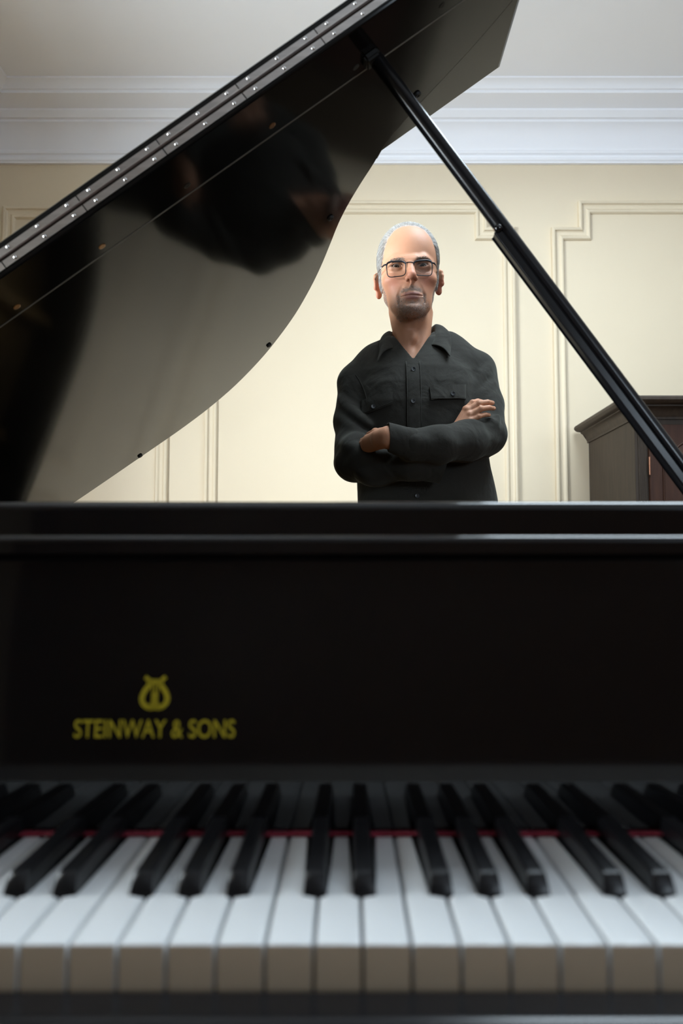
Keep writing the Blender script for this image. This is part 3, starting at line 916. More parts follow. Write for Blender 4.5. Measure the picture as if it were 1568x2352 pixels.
def mesh_obj(name, W, Q, m, parent, colors=None):
    """person-local vertices and quads (or tris) to an object under parent"""
    me = bpy.data.meshes.new(name)
    k = Q.shape[1]
    me.vertices.add(len(W)); me.vertices.foreach_set('co', (W + np.array([PX, PY, 0])).astype(F32).ravel())
    me.loops.add(Q.size); me.loops.foreach_set('vertex_index', Q.astype(np.int32).ravel())
    me.polygons.add(len(Q)); me.polygons.foreach_set('loop_start', np.arange(0, Q.size, k, dtype=np.int32))
    me.polygons.foreach_set('use_smooth', np.ones(len(Q), bool))
    me.update(calc_edges=True)
    if colors is not None:
        ca = me.color_attributes.new('tint', 'FLOAT_COLOR', 'POINT')
        ca.data.foreach_set('color', np.c_[colors, np.ones(len(colors))].astype(F32).ravel())
    me.materials.append(M[m])
    me.validate()
    return place(bpy.data.objects.new(name, me), parent)

def axis(*segs):
    out = []
    for a, b, s in segs:
        n = max(1, int(round((b - a) / s)))
        out += list(np.linspace(a, b, n, endpoint=False))
    return np.array(out + [segs[-1][1]])
def rotm(ax, deg):
    return np.array(Matrix.Rotation(math.radians(deg), 3, ax))

def tint_mat(name, rough, sss=0.0, bump=0.0, bscale=300, spec=0.5, noise=0.0, sheen=0.0):
    m, N, L, b = new_mat(name)
    at = N.new('ShaderNodeAttribute'); at.attribute_name = 'tint'
    tc = N.new('ShaderNodeTexCoord')
    n = N.new('ShaderNodeTexNoise'); n.inputs['Scale'].default_value = 60; n.inputs['Detail'].default_value = 6
    L.new(tc.outputs['Object'], n.inputs['Vector'])
    mx = N.new('ShaderNodeMix'); mx.data_type = 'RGBA'; mx.blend_type = 'MULTIPLY'; mx.inputs[0].default_value = noise
    L.new(at.outputs['Color'], mx.inputs[6]); L.new(n.outputs['Fac'], mx.inputs[7])
    L.new(mx.outputs[2], b.inputs['Base Color'])
    b.inputs['Roughness'].default_value = rough; b.inputs['Specular IOR Level'].default_value = spec
    if sss > 0:
        b.inputs['Subsurface Weight'].default_value = sss
        b.inputs['Subsurface Radius'].default_value = (0.9, 0.35, 0.2); b.inputs['Subsurface Scale'].default_value = 0.006
    if sheen: b.inputs['Sheen Weight'].default_value = sheen
    if bump:
        n2 = N.new('ShaderNodeTexNoise'); n2.inputs['Scale'].default_value = bscale; n2.inputs['Detail'].default_value = 4
        L.new(tc.outputs['Object'], n2.inputs['Vector'])
        bp = N.new('ShaderNodeBump'); bp.inputs['Strength'].default_value = bump; bp.inputs['Distance'].default_value = 0.001
        L.new(n2.outputs['Fac'], bp.inputs['Height']); L.new(bp.outputs[0], b.inputs['Normal'])
    return m
M['skin'] = tint_mat('skin', 0.52, 0.12, 0.25, 420, 0.35, 0.12)
M['hair'] = tint_mat('grey_hair', 0.45, spec=0.4)
M['eyeball'] = tint_mat('eyeball', 0.06, spec=0.35)

# ---------- head frame: origin between the eyes, x right, y back, z up
HD = Frame((-0.0030, -0.004, 1.6530), rotm('Y', -2.4) @ rotm('Z', 0.3))
# hand and arm key points (person-local)
SL, SR = (-0.118, 0.030, 1.370), (0.163, 0.030, 1.408)
EL, ER = (-0.130, -0.080, 1.172), (0.180, -0.070, 1.238)
WL, WR = (0.046, -0.140, 1.160), (-0.060, -0.213, 1.211)

B = Field(axis((-0.25, -0.125, 0.0022), (-0.125, 0.105, 0.00135), (0.105, 0.215, 0.0019), (0.215, 0.27, 0.005)),
          axis((-0.26, -0.14, 0.0020), (-0.14, -0.02, 0.0013), (-0.02, 0.16, 0.0026)),
          axis((0.02, 1.08, 0.009), (1.08, 1.14, 0.004), (1.14, 1.33, 0.0019), (1.33, 1.47, 0.0035), (1.47, 1.50, 0.0022), (1.50, 1.81, 0.00135)))
# --- skull, face masses
h = HD
ell(B, (0.0035, 0.014, 0.0455), (0.0745, 0.098, 0.0905), 0, fr=h)
ell(B, (0.0025, -0.030, 0.042), (0.062, 0.056, 0.067), 0.03, fr=h)
ell(B, (0, -0.030, -0.028), (0.0580, 0.056, 0.074), 0.03, fr=h)
ell(B, (0.0030, 0.008, -0.016), (0.0650, 0.060, 0.052), 0.03, fr=h)
for s in (-1, 1):
    ell(B, (s * 0.0445, -0.054, -0.027), (0.020, 0.021, 0.0145), 0.022, fr=h)
    cone(B, (s * 0.0470, 0.004, -0.056), (s * 0.0310, -0.045, -0.093), 0.0110, 0.0110, 0.020, fr=h)
    cone(B, (s * 0.0310, -0.045, -0.093), (s * 0.010, -0.074, -0.104), 0.0110, 0.0130, 0.02, fr=h)
    ell(B, (s * 0.0325, -0.045, -0.065), (0.0165, 0.024, 0.026), 0.022, fr=h)
ell(B, (0, -0.077, -0.103), (0.0205, 0.018, 0.0160), 0.018, fr=h)
ell(B, (0, -0.062, -0.076), (0.031, 0.030, 0.034), 0.02, fr=h)
ell(B, (0, -0.043, -0.102), (0.029, 0.036, 0.015), 0.02, fr=h)
# brow ridge
chain(B, [(-0.051, -0.062, 0.009), (-0.034, -0.079, 0.0135), (-0.012, -0.087, 0.0095), (0, -0.087, 0.009), (0.012, -0.087, 0.0095), (0.034, -0.079, 0.0135), (0.051, -0.062, 0.009)],
      [0.006, 0.0088, 0.0082, 0.007, 0.0082, 0.0088, 0.006], 0.014, fr=h)
for s in (-1, 1):
    ell(B, (s * 0.033, -0.098, -0.005), (0.021, 0.020, 0.0125), 0.011, 'sub', fr=h)
    ell(B, (s * 0.0335, -0.0722, -0.0002), (0.0190, 0.0154, 0.0140), 0.004, fr=h)
    # lid crease and bag
    chain(B, [(s * 0.018, -0.083, 0.0035), (s * 0.026, -0.0880, 0.0075), (s * 0.036, -0.0872, 0.0078), (s * 0.047, -0.079, 0.0040)], [0.0010] * 4, 0.003, 'sub', fr=h)
    chain(B, [(s * 0.020, -0.084, -0.0100), (s * 0.030, -0.0868, -0.0140), (s * 0.042, -0.0825, -0.0120)], [0.0016] * 3, 0.006, 'sub', fr=h)
    # eye opening (almond, half hooded)
    ell(B, (s * 0.0322, -0.090, -0.0004), (0.0134, 0.014, 0.0040), 0.0012, 'sub', fr=h, rot=rotm('Y', -s * 3))
# furrows between the brows and on the forehead

# nose
chain(B, [(0, -0.0845, 0.008), (0, -0.0935, -0.006), (0, -0.1035, -0.021), (0, -0.1105, -0.0330)], [0.0066, 0.0060, 0.0070, 0.0080], 0.011, fr=h)
ell(B, (0, -0.1115, -0.0345), (0.0098, 0.0100, 0.0088), 0.008, fr=h)
for s in (-1, 1):
    ell(B, (s * 0.0102, -0.0985, -0.0385), (0.0056, 0.0096, 0.0066), 0.006, fr=h)
    ell(B, (s * 0.0060, -0.1035, -0.0462), (0.0034, 0.0058, 0.0046), 0.002, 'sub', fr=h)
    chain(B, [(s * 0.0160, -0.0930, -0.034), (s * 0.0165, -0.0930, -0.042)], [0.0012, 0.0010], 0.004, 'sub', fr=h)
    # nasolabial fold
    chain(B, [(s * 0.0185, -0.0895, -0.040), (s * 0.0250, -0.0860, -0.054), (s * 0.0315, -0.0780, -0.074), (s * 0.0315, -0.0745, -0.090)], [0.0012, 0.0018, 0.0017, 0.0008], 0.007, 'sub', fr=h)
cone(B, (0, -0.1030, -0.042), (0, -0.0955, -0.053), 0.0030, 0.0046, 0.006, fr=h)
cone(B, (0, -0.0975, -0.054), (0, -0.0965, -0.065), 0.0012, 0.0014, 0.005, 'sub', fr=h)
# lips
chain(B, [(-0.0255, -0.0800, -0.0770), (-0.0150, -0.0880, -0.0742), (-0.0045, -0.0915, -0.0726), (0, -0.0910, -0.0732), (0.0045, -0.0915, -0.0726), (0.0150, -0.0880, -0.0742), (0.0255, -0.0800, -0.0770)],
      [0.0018, 0.0030, 0.0034, 0.0032, 0.0034, 0.0030, 0.0018], 0.006, fr=h)
chain(B, [(-0.0225, -0.0805, -0.0796), (-0.0110, -0.0872, -0.0822), (0, -0.0890, -0.0830), (0.0110, -0.0872, -0.0822), (0.0225, -0.0805, -0.0796)], [0.0018, 0.0036, 0.0041, 0.0036, 0.0018], 0.006, fr=h)
chain(B, [(-0.0265, -0.0830, -0.0768), (-0.013, -0.0925, -0.0776), (0, -0.0958, -0.0772), (0.013, -0.0925, -0.0776), (0.0265, -0.0830, -0.0768)], [0.0011, 0.0012, 0.0013, 0.0012, 0.0011], 0.002, 'sub', fr=h)
ell(B, (0, -0.0965, -0.0930), (0.020, 0.0080, 0.0055), 0.012, 'sub', fr=h)
# ears
for s in (-1, 1):
    er = Frame(h.to_world((s * 0.0760 + 0.0038, 0.018, -0.0090 + 0.002 * s)), h.R @ rotm('Z', s * 42) @ rotm('X', 8) @ rotm('Y', s * -5))
    ell(B, (s * 0.003, 0.004, 0.002), (0.0055, 0.0165, 0.0270), 0.006, fr=er)
    hel = [(s * 0.002, -0.013, 0.002), (s * 0.004, -0.0115, 0.014), (s * 0.006, -0.0065, 0.0245), (s * 0.008, 0.0035, 0.0295), (s * 0.0095, 0.0130, 0.0265), (s * 0.0100, 0.0185, 0.0170), (s * 0.0095, 0.0195, 0.0050), (s * 0.0080, 0.0165, -0.0070), (s * 0.0060, 0.0105, -0.0170), (s * 0.0045, 0.0050, -0.0240)]
    chain(B, hel, [0.0026, 0.0028, 0.0030, 0.0031, 0.0032, 0.0032, 0.0031, 0.0031, 0.0035, 0.0040], 0.004, fr=er)
    ell(B, (s * 0.0030, 0.000, -0.0255), (0.0048, 0.0085, 0.0085), 0.007, fr=er)
    ell(B, (s * 0.0100, -0.001, -0.003), (0.0058, 0.0085, 0.0120), 0.003, 'sub', fr=er)
    chain(B, [(s * 0.0100, 0.004, 0.0215), (s * 0.0115, 0.0125, 0.0165), (s * 0.0115, 0.0135, 0.003)], [0.0022, 0.0022, 0.0018], 0.004, 'sub', fr=er)
    ell(B, (s * 0.004, -0.0115, -0.006), (0.0040, 0.0042, 0.0062), 0.004, fr=er)
# neck
cone(B, (0.0065, 0.020, 1.575), (0.0125, 0.034, 1.44), 0.0465, 0.0535, 0.025)
ell(B, (0.003, -0.006, 1.545), (0.040, 0.036, 0.040), 0.02)
cone(B, (-0.036, 0.010, 1.565), (-0.006, -0.028, 1.435), 0.0100, 0.0085, 0.02)
cone(B, (0.050, 0.010, 1.565), (0.024, -0.028, 1.435), 0.0100, 0.0085, 0.02)
ell(B, (0.0065, -0.028, 1.492), (0.0095, 0.0100, 0.0140), 0.014)
cone(B, (-0.012, -0.024, 1.53), (-0.004, -0.026, 1.46), 0.006, 0.005, 0.016)
# chest, trunk and legs inside the clothes
ell(B, (0.014, 0.026, 1.380), (0.128, 0.078, 0.085), 0.03)
ell(B, (0.026, 0.020, 1.250), (0.130, 0.088, 0.150), 0.04)
ell(B, (0.040, 0.020, 1.020), (0.132, 0.090, 0.170), 0.04)
for s, x in ((-1, -0.045), (1, 0.125)):
    cone(B, (x, 0.02, 0.92), (x + s * 0.01, 0.02, 0.50), 0.075, 0.050, 0.03)
    cone(B, (x + s * 0.01, 0.02, 0.50), (x + s * 0.015, 0.04, 0.10), 0.048, 0.034, 0.02)
    cone(B, (x + s * 0.015, 0.045, 0.07), (x + s * 0.03, -0.10, 0.055), 0.034, 0.028, 0.02)
# arms
chain(B, [SL, (-0.138, -0.062, 1.176), (-0.010, -0.140, 1.163), WL], [0.038, 0.032, 0.023, 0.021], 0.02)
chain(B, [SR, (0.184, -0.062, 1.243), (0.050, -0.182, 1.198), (-0.020, -0.207, 1.200), WR], [0.038, 0.032, 0.027, 0.0245, 0.0240], 0.02)
# his right hand, lying on the left upper arm (index finger on top)
chain(B, [WL, (0.074, -0.128, 1.198), (0.100, -0.130, 1.242)], [0.021, 0.0190, 0.016], 0.012)
fingers = [[(0.1235, -0.124, 1.2915), (0.1400, -0.122, 1.3085), (0.1545, -0.108, 1.3150), (0.166, -0.094, 1.317)],
           [(0.1270, -0.132, 1.2880), (0.1530, -0.134, 1.3045), (0.1745, -0.125, 1.3090), (0.1880, -0.114, 1.3095)],
           [(0.1300, -0.138, 1.2765), (0.1560, -0.140, 1.2905), (0.1770, -0.130, 1.2950), (0.1900, -0.119, 1.2955)],
           [(0.1300, -0.141, 1.2620), (0.1510, -0.141, 1.2725), (0.1670, -0.133, 1.2780), (0.1780, -0.124, 1.2790)]]
palm = [(0.086, -0.134, 1.222), (0.091, -0.137, 1.222), (0.096, -0.139, 1.220), (0.100, -0.139, 1.216)]
for f, pm, r in zip(fingers, palm, ((0.0076, 0.0069, 0.0063, 0.0054), (0.0079, 0.0071, 0.0064, 0.0055), (0.0076, 0.0068, 0.0061, 0.0053), (0.0069, 0.0061, 0.0055, 0.0047))):
    cone(B, pm, f[0], 0.013, r[0] * 1.02, 0.006)
for f, r in zip(fingers, ((0.0076, 0.0069, 0.0063, 0.0054), (0.0079, 0.0071, 0.0064, 0.0055), (0.0076, 0.0068, 0.0061, 0.0053), (0.0069, 0.0061, 0.0055, 0.0047))):
    chain(B, f, r, 0.0016)
    ell(B, np.array(f[0]) + (0, -0.001, 0.001), (r[0] * 1.10,) * 3, 0.003); ell(B, f[1], (r[1] * 1.12,) * 3, 0.002)
    q = np.array(f[3]) + np.array([-0.0005, -r[3] * 0.95, r[3] * 0.35])
    ell(B, q, (0.0042, 0.0012, 0.0032), 0.0006, 'sub')
chain(B, [(0.074, -0.140, 1.185), (0.094, -0.112, 1.225), (0.116, -0.104, 1.252)], [0.012, 0.0095, 0.0075], 0.006)
# his left hand, tucked under the right upper arm
chain(B, [WR, (-0.080, -0.196, 1.2120)], [0.0235, 0.0225], 0.012)
for i, (a, b_) in enumerate((((-0.078, -0.196, 1.2230), (-0.108, -0.152, 1.2190)), ((-0.079, -0.199, 1.2160), (-0.113, -0.152, 1.2110)), ((-0.079, -0.198, 1.2080), (-0.114, -0.149, 1.2020)), ((-0.078, -0.193, 1.2000), (-0.111, -0.146, 1.1930)))):
    cone(B, a, b_, 0.0118, 0.0090, 0.006)
    ell(B, b_, (0.0092, 0.0092, 0.0088), 0.003)
    b2 = np.array(b_)
    chain(B, [b2, b2 + (-0.012, 0.036, -0.001), b2 + (-0.012, 0.060, -0.002)], [0.0080, 0.0072, 0.0062], 0.002)
    # tendon on the back of the hand
    cone(B, np.array(a) + (0.0, -0.0100, 0.001), b2 + (0.002, -0.0080, 0.001), 0.0020, 0.0018, 0.004)
chain(B, [(-0.070, -0.190, 1.2250), (-0.090, -0.158, 1.2320), (-0.104, -0.128, 1.2310)], [0.0110, 0.0090, 0.0075], 0.006)
W, Q = surface(B, 1)
NB = vnormals(W, Q)
# --- skin colouring in head coordinates
Hc = (W - HD.c) @ HD.R
hx, hy, hz = Hc.T
ax_ = np.abs(hx)
hx_s = np.abs(hx - 0.0035)
def gs(x, y, z, sx, sy, sz): return np.exp(-(((hx - x) / sx) ** 2 + ((hy - y) / sy) ** 2 + ((hz - z) / sz) ** 2))
def sst(a, b, x):
    t = np.clip((x - a) / (b - a), 0, 1); return t * t * (3 - 2 * t)
col = np.tile(np.array([0.55, 0.275, 0.165]), (len(W), 1))
def mixc(w, c):
    global col
    col = col * (1 - w[:, None]) + np.array(c) * w[:, None]
head = hz > -0.16
red = head * (0.55 * sum(gs(s * 0.042, -0.07, -0.038, 0.022, 0.04, 0.022) for s in (-1, 1)) + 0.6 * gs(0, -0.112, -0.036, 0.016, 0.02, 0.016) + 0.6 * (ax_ > 0.072) * sst(0.012, -0.01, hz) * sst(-0.06, -0.05, hz))
mixc(np.clip(red, 0, 0.8), (0.56, 0.19, 0.125))
mixc(head * 0.45 * sum(gs(s * 0.033, -0.085, -0.008, 0.020, 0.03, 0.012) for s in (-1, 1)), (0.44, 0.245, 0.175))
for s in (-1, 1):
    ql = np.sqrt(((hx - s * 0.0322) / 0.0132) ** 2 + ((hz + 0.0004) / 0.0040) ** 2)
    lash = np.exp(-((ql - 1.08) / 0.16) ** 2) * (hy < -0.070) * np.where(hz > -0.0006, 1.0, 0.35) * (np.abs(hx - s * 0.0322) < 0.0165) * (np.abs(hz) < 0.008)
    mixc(lash * 0.85, (0.045, 0.026, 0.020))
hair_line = np.interp(hz, [-0.05, -0.02, 0.02, 0.06, 0.09, 0.115, 0.13], [-0.004, -0.018, -0.036, -0.046, -0.050, -0.052, -0.05])
ear = (hx_s > 0.0735) & (hz < 0.036) & (hz > -0.062) & (hy < 0.060) & (hy > -0.004)
hairm = sst(-0.004, 0.006, hy - hair_line) * (hz > -0.030 - 0.5 * np.clip(hy - 0.03, 0, 0.08)) * np.where((hz < 0.0) & (hy > 0.0) & (hy < 0.045), 0, 1) * (~ear) * head
fr_line = np.interp(hx_s, [0, 0.02, 0.036, 0.053, 0.062, 0.070, 0.08], [0.106, 0.104, 0.097, 0.076, 0.052, 0.018, -0.02])
hairm = np.maximum(hairm, sst(-0.003, 0.004, hz - fr_line) * (~ear) * head * (hz > -0.01))
hairm = np.where((hz < 0) & (hy < 0.03) & (ax_ < 0.055), 0, hairm)
mixc(np.clip(hairm, 0, 1) * 0.75, (0.46, 0.43, 0.40))
lips = np.clip(1.3 * np.exp(-((hz + 0.0738) / 0.0036) ** 2 - (ax_ / 0.021) ** 4) + 1.3 * np.exp(-((hz + 0.0828) / 0.0042) ** 2 - (ax_ / 0.018) ** 4), 0, 1) * (hy < -0.08)
mixc(lips * 0.85, (0.34, 0.155, 0.145))
front = sst(0.02, -0.03, hy) * head
neckcut = sst(-0.121, -0.112, hz + 0.16 * np.clip(hy + 0.075, 0, 0.2) * -1)
jaw = neckcut * sst(-0.070, -0.098, hz + 0.55 * (hy + 0.075)) * sst(-0.134, -0.122, hz + 0.25 * np.clip(hy + 0.06, 0, 1)) * front * sst(0.6, 0.2, -NB[:, 2])
chin = np.exp(-((hz + 0.107) / 0.016) ** 2 - (ax_ / 0.036) ** 4) * (hy < -0.03)
stache = np.exp(-((hz + 0.0600 + 0.12 * ax_) / 0.0075) ** 2 - (ax_ / 0.027) ** 6) * (hy < -0.078)
side_m = np.exp(-((ax_ - 0.031) / 0.006) ** 2) * sst(-0.062, -0.072, hz) * sst(-0.115, -0.105, hz) * (hy < -0.055)
soul = gs(0, -0.088, -0.0935, 0.0085, 0.03, 0.0060)
burn = sst(-0.012, -0.03, hz) * sst(0.049, 0.055, ax_) * sst(-0.036, -0.022, hy) * (hy < 0.006) * head * sst(-0.085, -0.070, hz)
beard = np.clip(np.maximum.reduce([0.55 * jaw, 0.80 * chin, 0.85 * stache, 0.60 * side_m, 0.95 * soul, 0.38 * burn]), 0, 1) * (1 - 0.9 * lips)
mixc(beard * 0.42, (0.32, 0.26, 0.225))
body = mesh_obj('body', W, Q, 'skin', person, col)

# ---------- hair, beard and eyebrows as fine tapered strands
def strands(name, weights, n, length, direction, jitter, width, colors, lift=0.35, parent=None, curl=0.5):
    w = np.clip(weights, 0, None)
    qa = np.linalg.norm(np.cross(W[Q[:, 2]] - W[Q[:, 0]], W[Q[:, 3]] - W[Q[:, 1]]), axis=1)
    qw = qa * w[Q].mean(1)
    pick = rng.choice(len(Q), n, p=qw / qw.sum())
    bc = rng.dirichlet((1, 1, 1, 1), n)
    p = (W[Q[pick]] * bc[:, :, None]).sum(1); nn = NB[Q[pick, 0]]
    d = direction(p, nn) + rng.normal(0, jitter, (n, 3))
    d -= nn * (d * nn).sum(1)[:, None]
    d /= np.maximum(np.linalg.norm(d, axis=1), 1e-9)[:, None]
    d0 = d * (1 - lift) + nn * lift; d0 /= np.linalg.norm(d0, axis=1)[:, None]
    d1 = d * (1 - lift * curl) + nn * lift * curl * 0.3; d1 /= np.linalg.norm(d1, axis=1)[:, None]
    L = length * rng.uniform(0.6, 1.15, n)[:, None]
    a = p - nn * 0.0006; b = p + d0 * L * 0.5; c = b + d1 * L * 0.5
    sd = np.cross(d, nn); sd /= np.maximum(np.linalg.norm(sd, axis=1), 1e-9)[:, None]
    up = nn
    V = np.stack([a + sd * width, a - sd * width * 0.5 + up * width * 0.8, a - sd * width * 0.5 - up * width * 0.8,
                  b + sd * width * 0.8, b - sd * width * 0.4 + up * width * 0.6, b - sd * width * 0.4 - up * width * 0.6, c], 1)
    base = (np.arange(n) * 7)[:, None]
    tri = np.concatenate([base + np.array(t) for t in ((0, 1, 4), (0, 4, 3), (1, 2, 5), (1, 5, 4), (2, 0, 3), (2, 3, 5), (3, 4, 6), (4, 5, 6), (5, 3, 6))])
    ck = np.array(colors)[rng.integers(0, len(colors), n)] * rng.uniform(0.8, 1.15, (n, 1))
    o = mesh_obj(name, V.reshape(-1, 3), tri, 'hair', parent or person, np.repeat(ck, 7, 0))
    o['kind'] = 'stuff'
    return o
hu = HD.R
def comb(p, nn):
    q = (p - HD.c) @ HD.R
    top = sst(0.05, 0.10, q[:, 2])[:, None]
    loc = top * np.c_[q[:, 0] * 2.0, np.full(len(q), 0.8), np.full(len(q), 0.1)] + (1 - top) * np.c_[np.zeros(len(q)), np.full(len(q), 0.75), np.full(len(q), -0.8)]
    return loc @ HD.R.T
hair = strands('hair', hairm, 20000, 0.017, comb, 0.15, 0.00036, [(0.48, 0.46, 0.43), (0.60, 0.58, 0.55), (0.72, 0.71, 0.69), (0.34, 0.31, 0.28)], 0.30)
hair['label'] = 'short swept-back silver grey hair'
def down(p, nn):
    q = (p - HD.c) @ HD.R
    return np.c_[q[:, 0] * 3, np.full(len(q), -0.15), np.full(len(q), -1.0)] @ HD.R.T
bd = strands('beard', np.clip(beard - 0.12, 0, 1) ** 1.2, 5600, 0.0038, down, 0.45, 0.00022, [(0.58, 0.53, 0.49), (0.40, 0.34, 0.29), (0.18, 0.14, 0.12), (0.70, 0.66, 0.62)], 0.36)
bd['label'] = 'short salt-and-pepper beard and moustache'
for s in (-1, 1):
    t = np.clip((s * hx - 0.012) / 0.036, 0, 1)
    zb = 0.0085 + 0.0060 * np.sin(t * 2.3) - 0.003 * t
    bw = np.exp(-((hz - zb) / (0.0034 - 0.0016 * t)) ** 2) * (s * hx > 0.012) * (s * hx < 0.050) * (hy < -0.045)
    strands('eyebrow', bw, 330, 0.0075, lambda p, nn: np.tile(HD.R @ np.array([s * 1.0, 0.25, 0.15]), (len(p), 1)), 0.22, 0.00022,
            [(0.05, 0.038, 0.030), (0.09, 0.07, 0.055), (0.26, 0.23, 0.20)], 0.30)
# ---------- eyes
def eye(s):
    c = HD.to_world((s * 0.0325, -0.0736, -0.0004)); r = 0.0124
    look = np.array([0.0 - c[0] - PX, -PY - c[1], 0.92 - c[2] + 0.1]); look /= np.linalg.norm(look)
    u = np.cross([0, 0, 1.0], look); u /= np.linalg.norm(u); v = np.cross(look, u)
    th = np.r_[np.linspace(0, 0.62, 16), np.linspace(0.70, PI, 16)]
    n = 28
    V, Cc = [], []
    for t in th:
        rr = r * (1 + 0.015 * math.exp(-(t / 0.38) ** 2))
        for k in range(n):
            ph = 2 * PI * k / n
            V.append(c + rr * (look * math.cos(t) + (u * math.cos(ph) + v * math.sin(ph)) * math.sin(t)))
            if t < 0.21: q = (0.004, 0.003, 0.003)
            elif t < 0.52: q = np.array((0.034, 0.018, 0.010)) * (0.6 + 0.5 * (math.sin(ph * 9) * 0.5 + 0.5))
            elif t < 0.58: q = (0.02, 0.012, 0.010)
            else: q = np.array((0.37, 0.32, 0.295)) * (1 - 0.25 * min(1, max(0, t - 0.7)))  # eye white, darkened with the shade on it put into the colour
            Cc.append(q)
    Fq = [[i * n + k, i * n + (k + 1) % n, (i + 1) * n + (k + 1) % n, (i + 1) * n + k] for i in range(len(th) - 1) for k in range(n)]
    mesh_obj('eye', np.array(V), np.array(Fq), 'eyeball', person, np.array(Cc))
eye(-1); eye(1)

# ---------- glasses
M['frame_black'] = mat('black_metal_frame', (0.008, 0.008, 0.011), 0.35, spec=0.4, vary=0.2, vscale=80)
M['steel_temple'] = mat('steel_temple_arm', (0.45, 0.45, 0.46), 0.25, metal=1.0, vary=0.1)
def hw(p):
    q = HD.to_world((p[0] - 0.0028, p[1], p[2] - 0.0070 * min(1.0, max(0.0, -p[1] / 0.08)))); return Vector((q[0] + PX, q[1] + PY, q[2]))
def lens_outline(s, n=48):
    pts = []
    hwid, top, bot = 0.0235, 0.0125, -0.0245
    for i in range(n):
        t = 2 * PI * i / n
        e = 2 / 4.2
        cx_ = math.copysign(abs(math.cos(t)) ** e, math.cos(t)); cz_ = math.copysign(abs(math.sin(t)) ** e, math.sin(t))
        z = (top + bot) / 2 + cz_ * (top - bot) / 2
        taper = 1 - 0.075 * (top - z) / (top - bot)
        x = cx_ * hwid * taper
        z += 0.0018 * (x * s / hwid) * (1 if z > -0.006 else 0) 
        xx = s * 0.0322 + x
        pts.append((xx, -0.1005 + 0.010 * (abs(xx) / 0.056) ** 2 + 0.04 * (0.0 - z) * 0.35, z))
    return pts
gl = None
for s in (-1, 1):
    pts = lens_outline(s)
    rad = [0.00115 + 0.00110 * sst(-0.004, 0.011, np.array([p[2]]))[0] for p in pts]
    bm = tube(bmesh.new(), [hw(p) for p in pts], rad, 8, closed=True)
    if gl is None:
        gl = obj('glasses', bm, 'frame_black', person, smooth=True); gl['label'] = 'thin black rectangular glasses'
    else:
        obj('rim', bm, 'frame_black', gl, smooth=True)
    bm = bmesh.new()
    f = [bm.verts.new(hw(p)) for p in pts]; g = [bm.verts.new(hw((p[0], p[1] + 0.0012, p[2]))) for p in pts]
    c1 = bm.verts.new(hw((s * 0.0322, -0.0978, -0.006))); c2 = bm.verts.new(hw((s * 0.0322, -0.0966, -0.006)))
    n = len(pts)
    for i in range(n):
        bm.faces.new((f[i], f[(i + 1) % n], c1)); bm.faces.new((g[(i + 1) % n], g[i], c2))
    obj('lens', bm, 'lens', gl, smooth=True)
    bm = tube(bmesh.new(), [hw(p) for p in ((s * 0.0555, -0.0905, 0.0085), (s * 0.0600, -0.0885, 0.0085), (s * 0.0655, -0.0780, 0.0070))], [0.0019, 0.0022, 0.0016], 8)
    obj('end_piece', bm, 'frame_black', gl, smooth=True)
    bm = tube(bmesh.new(), [hw(p) for p in ((s * 0.0655, -0.079, 0.0070), (s * 0.0735, -0.040, 0.0045), (s * 0.0785, -0.005, 0.0030), (s * 0.0790, 0.012, 0.001))], [0.0010, 0.0010, 0.0012, 0.0016], 8)
    obj('temple_arm', bm, 'steel_temple', gl, smooth=True)
    bm = tube(bmesh.new(), [hw(p) for p in ((s * 0.0100, -0.1000, -0.006), (s * 0.0095, -0.0965, -0.009), (s * 0.0092, -0.0950, -0.012))], [0.0006, 0.0012, 0.0016], 6)
    obj('nose_pad', bm, 'steel_temple', gl, smooth=True)
bm = tube(bmesh.new(), [hw(p) for p in ((-0.0100, -0.1002, 0.0068), (-0.005, -0.1025, 0.0076), (0.005, -0.1025, 0.0076), (0.0100, -0.1002, 0.0068))], 0.0012, 8)
obj('bridge', bm, 'frame_black', gl, smooth=True)

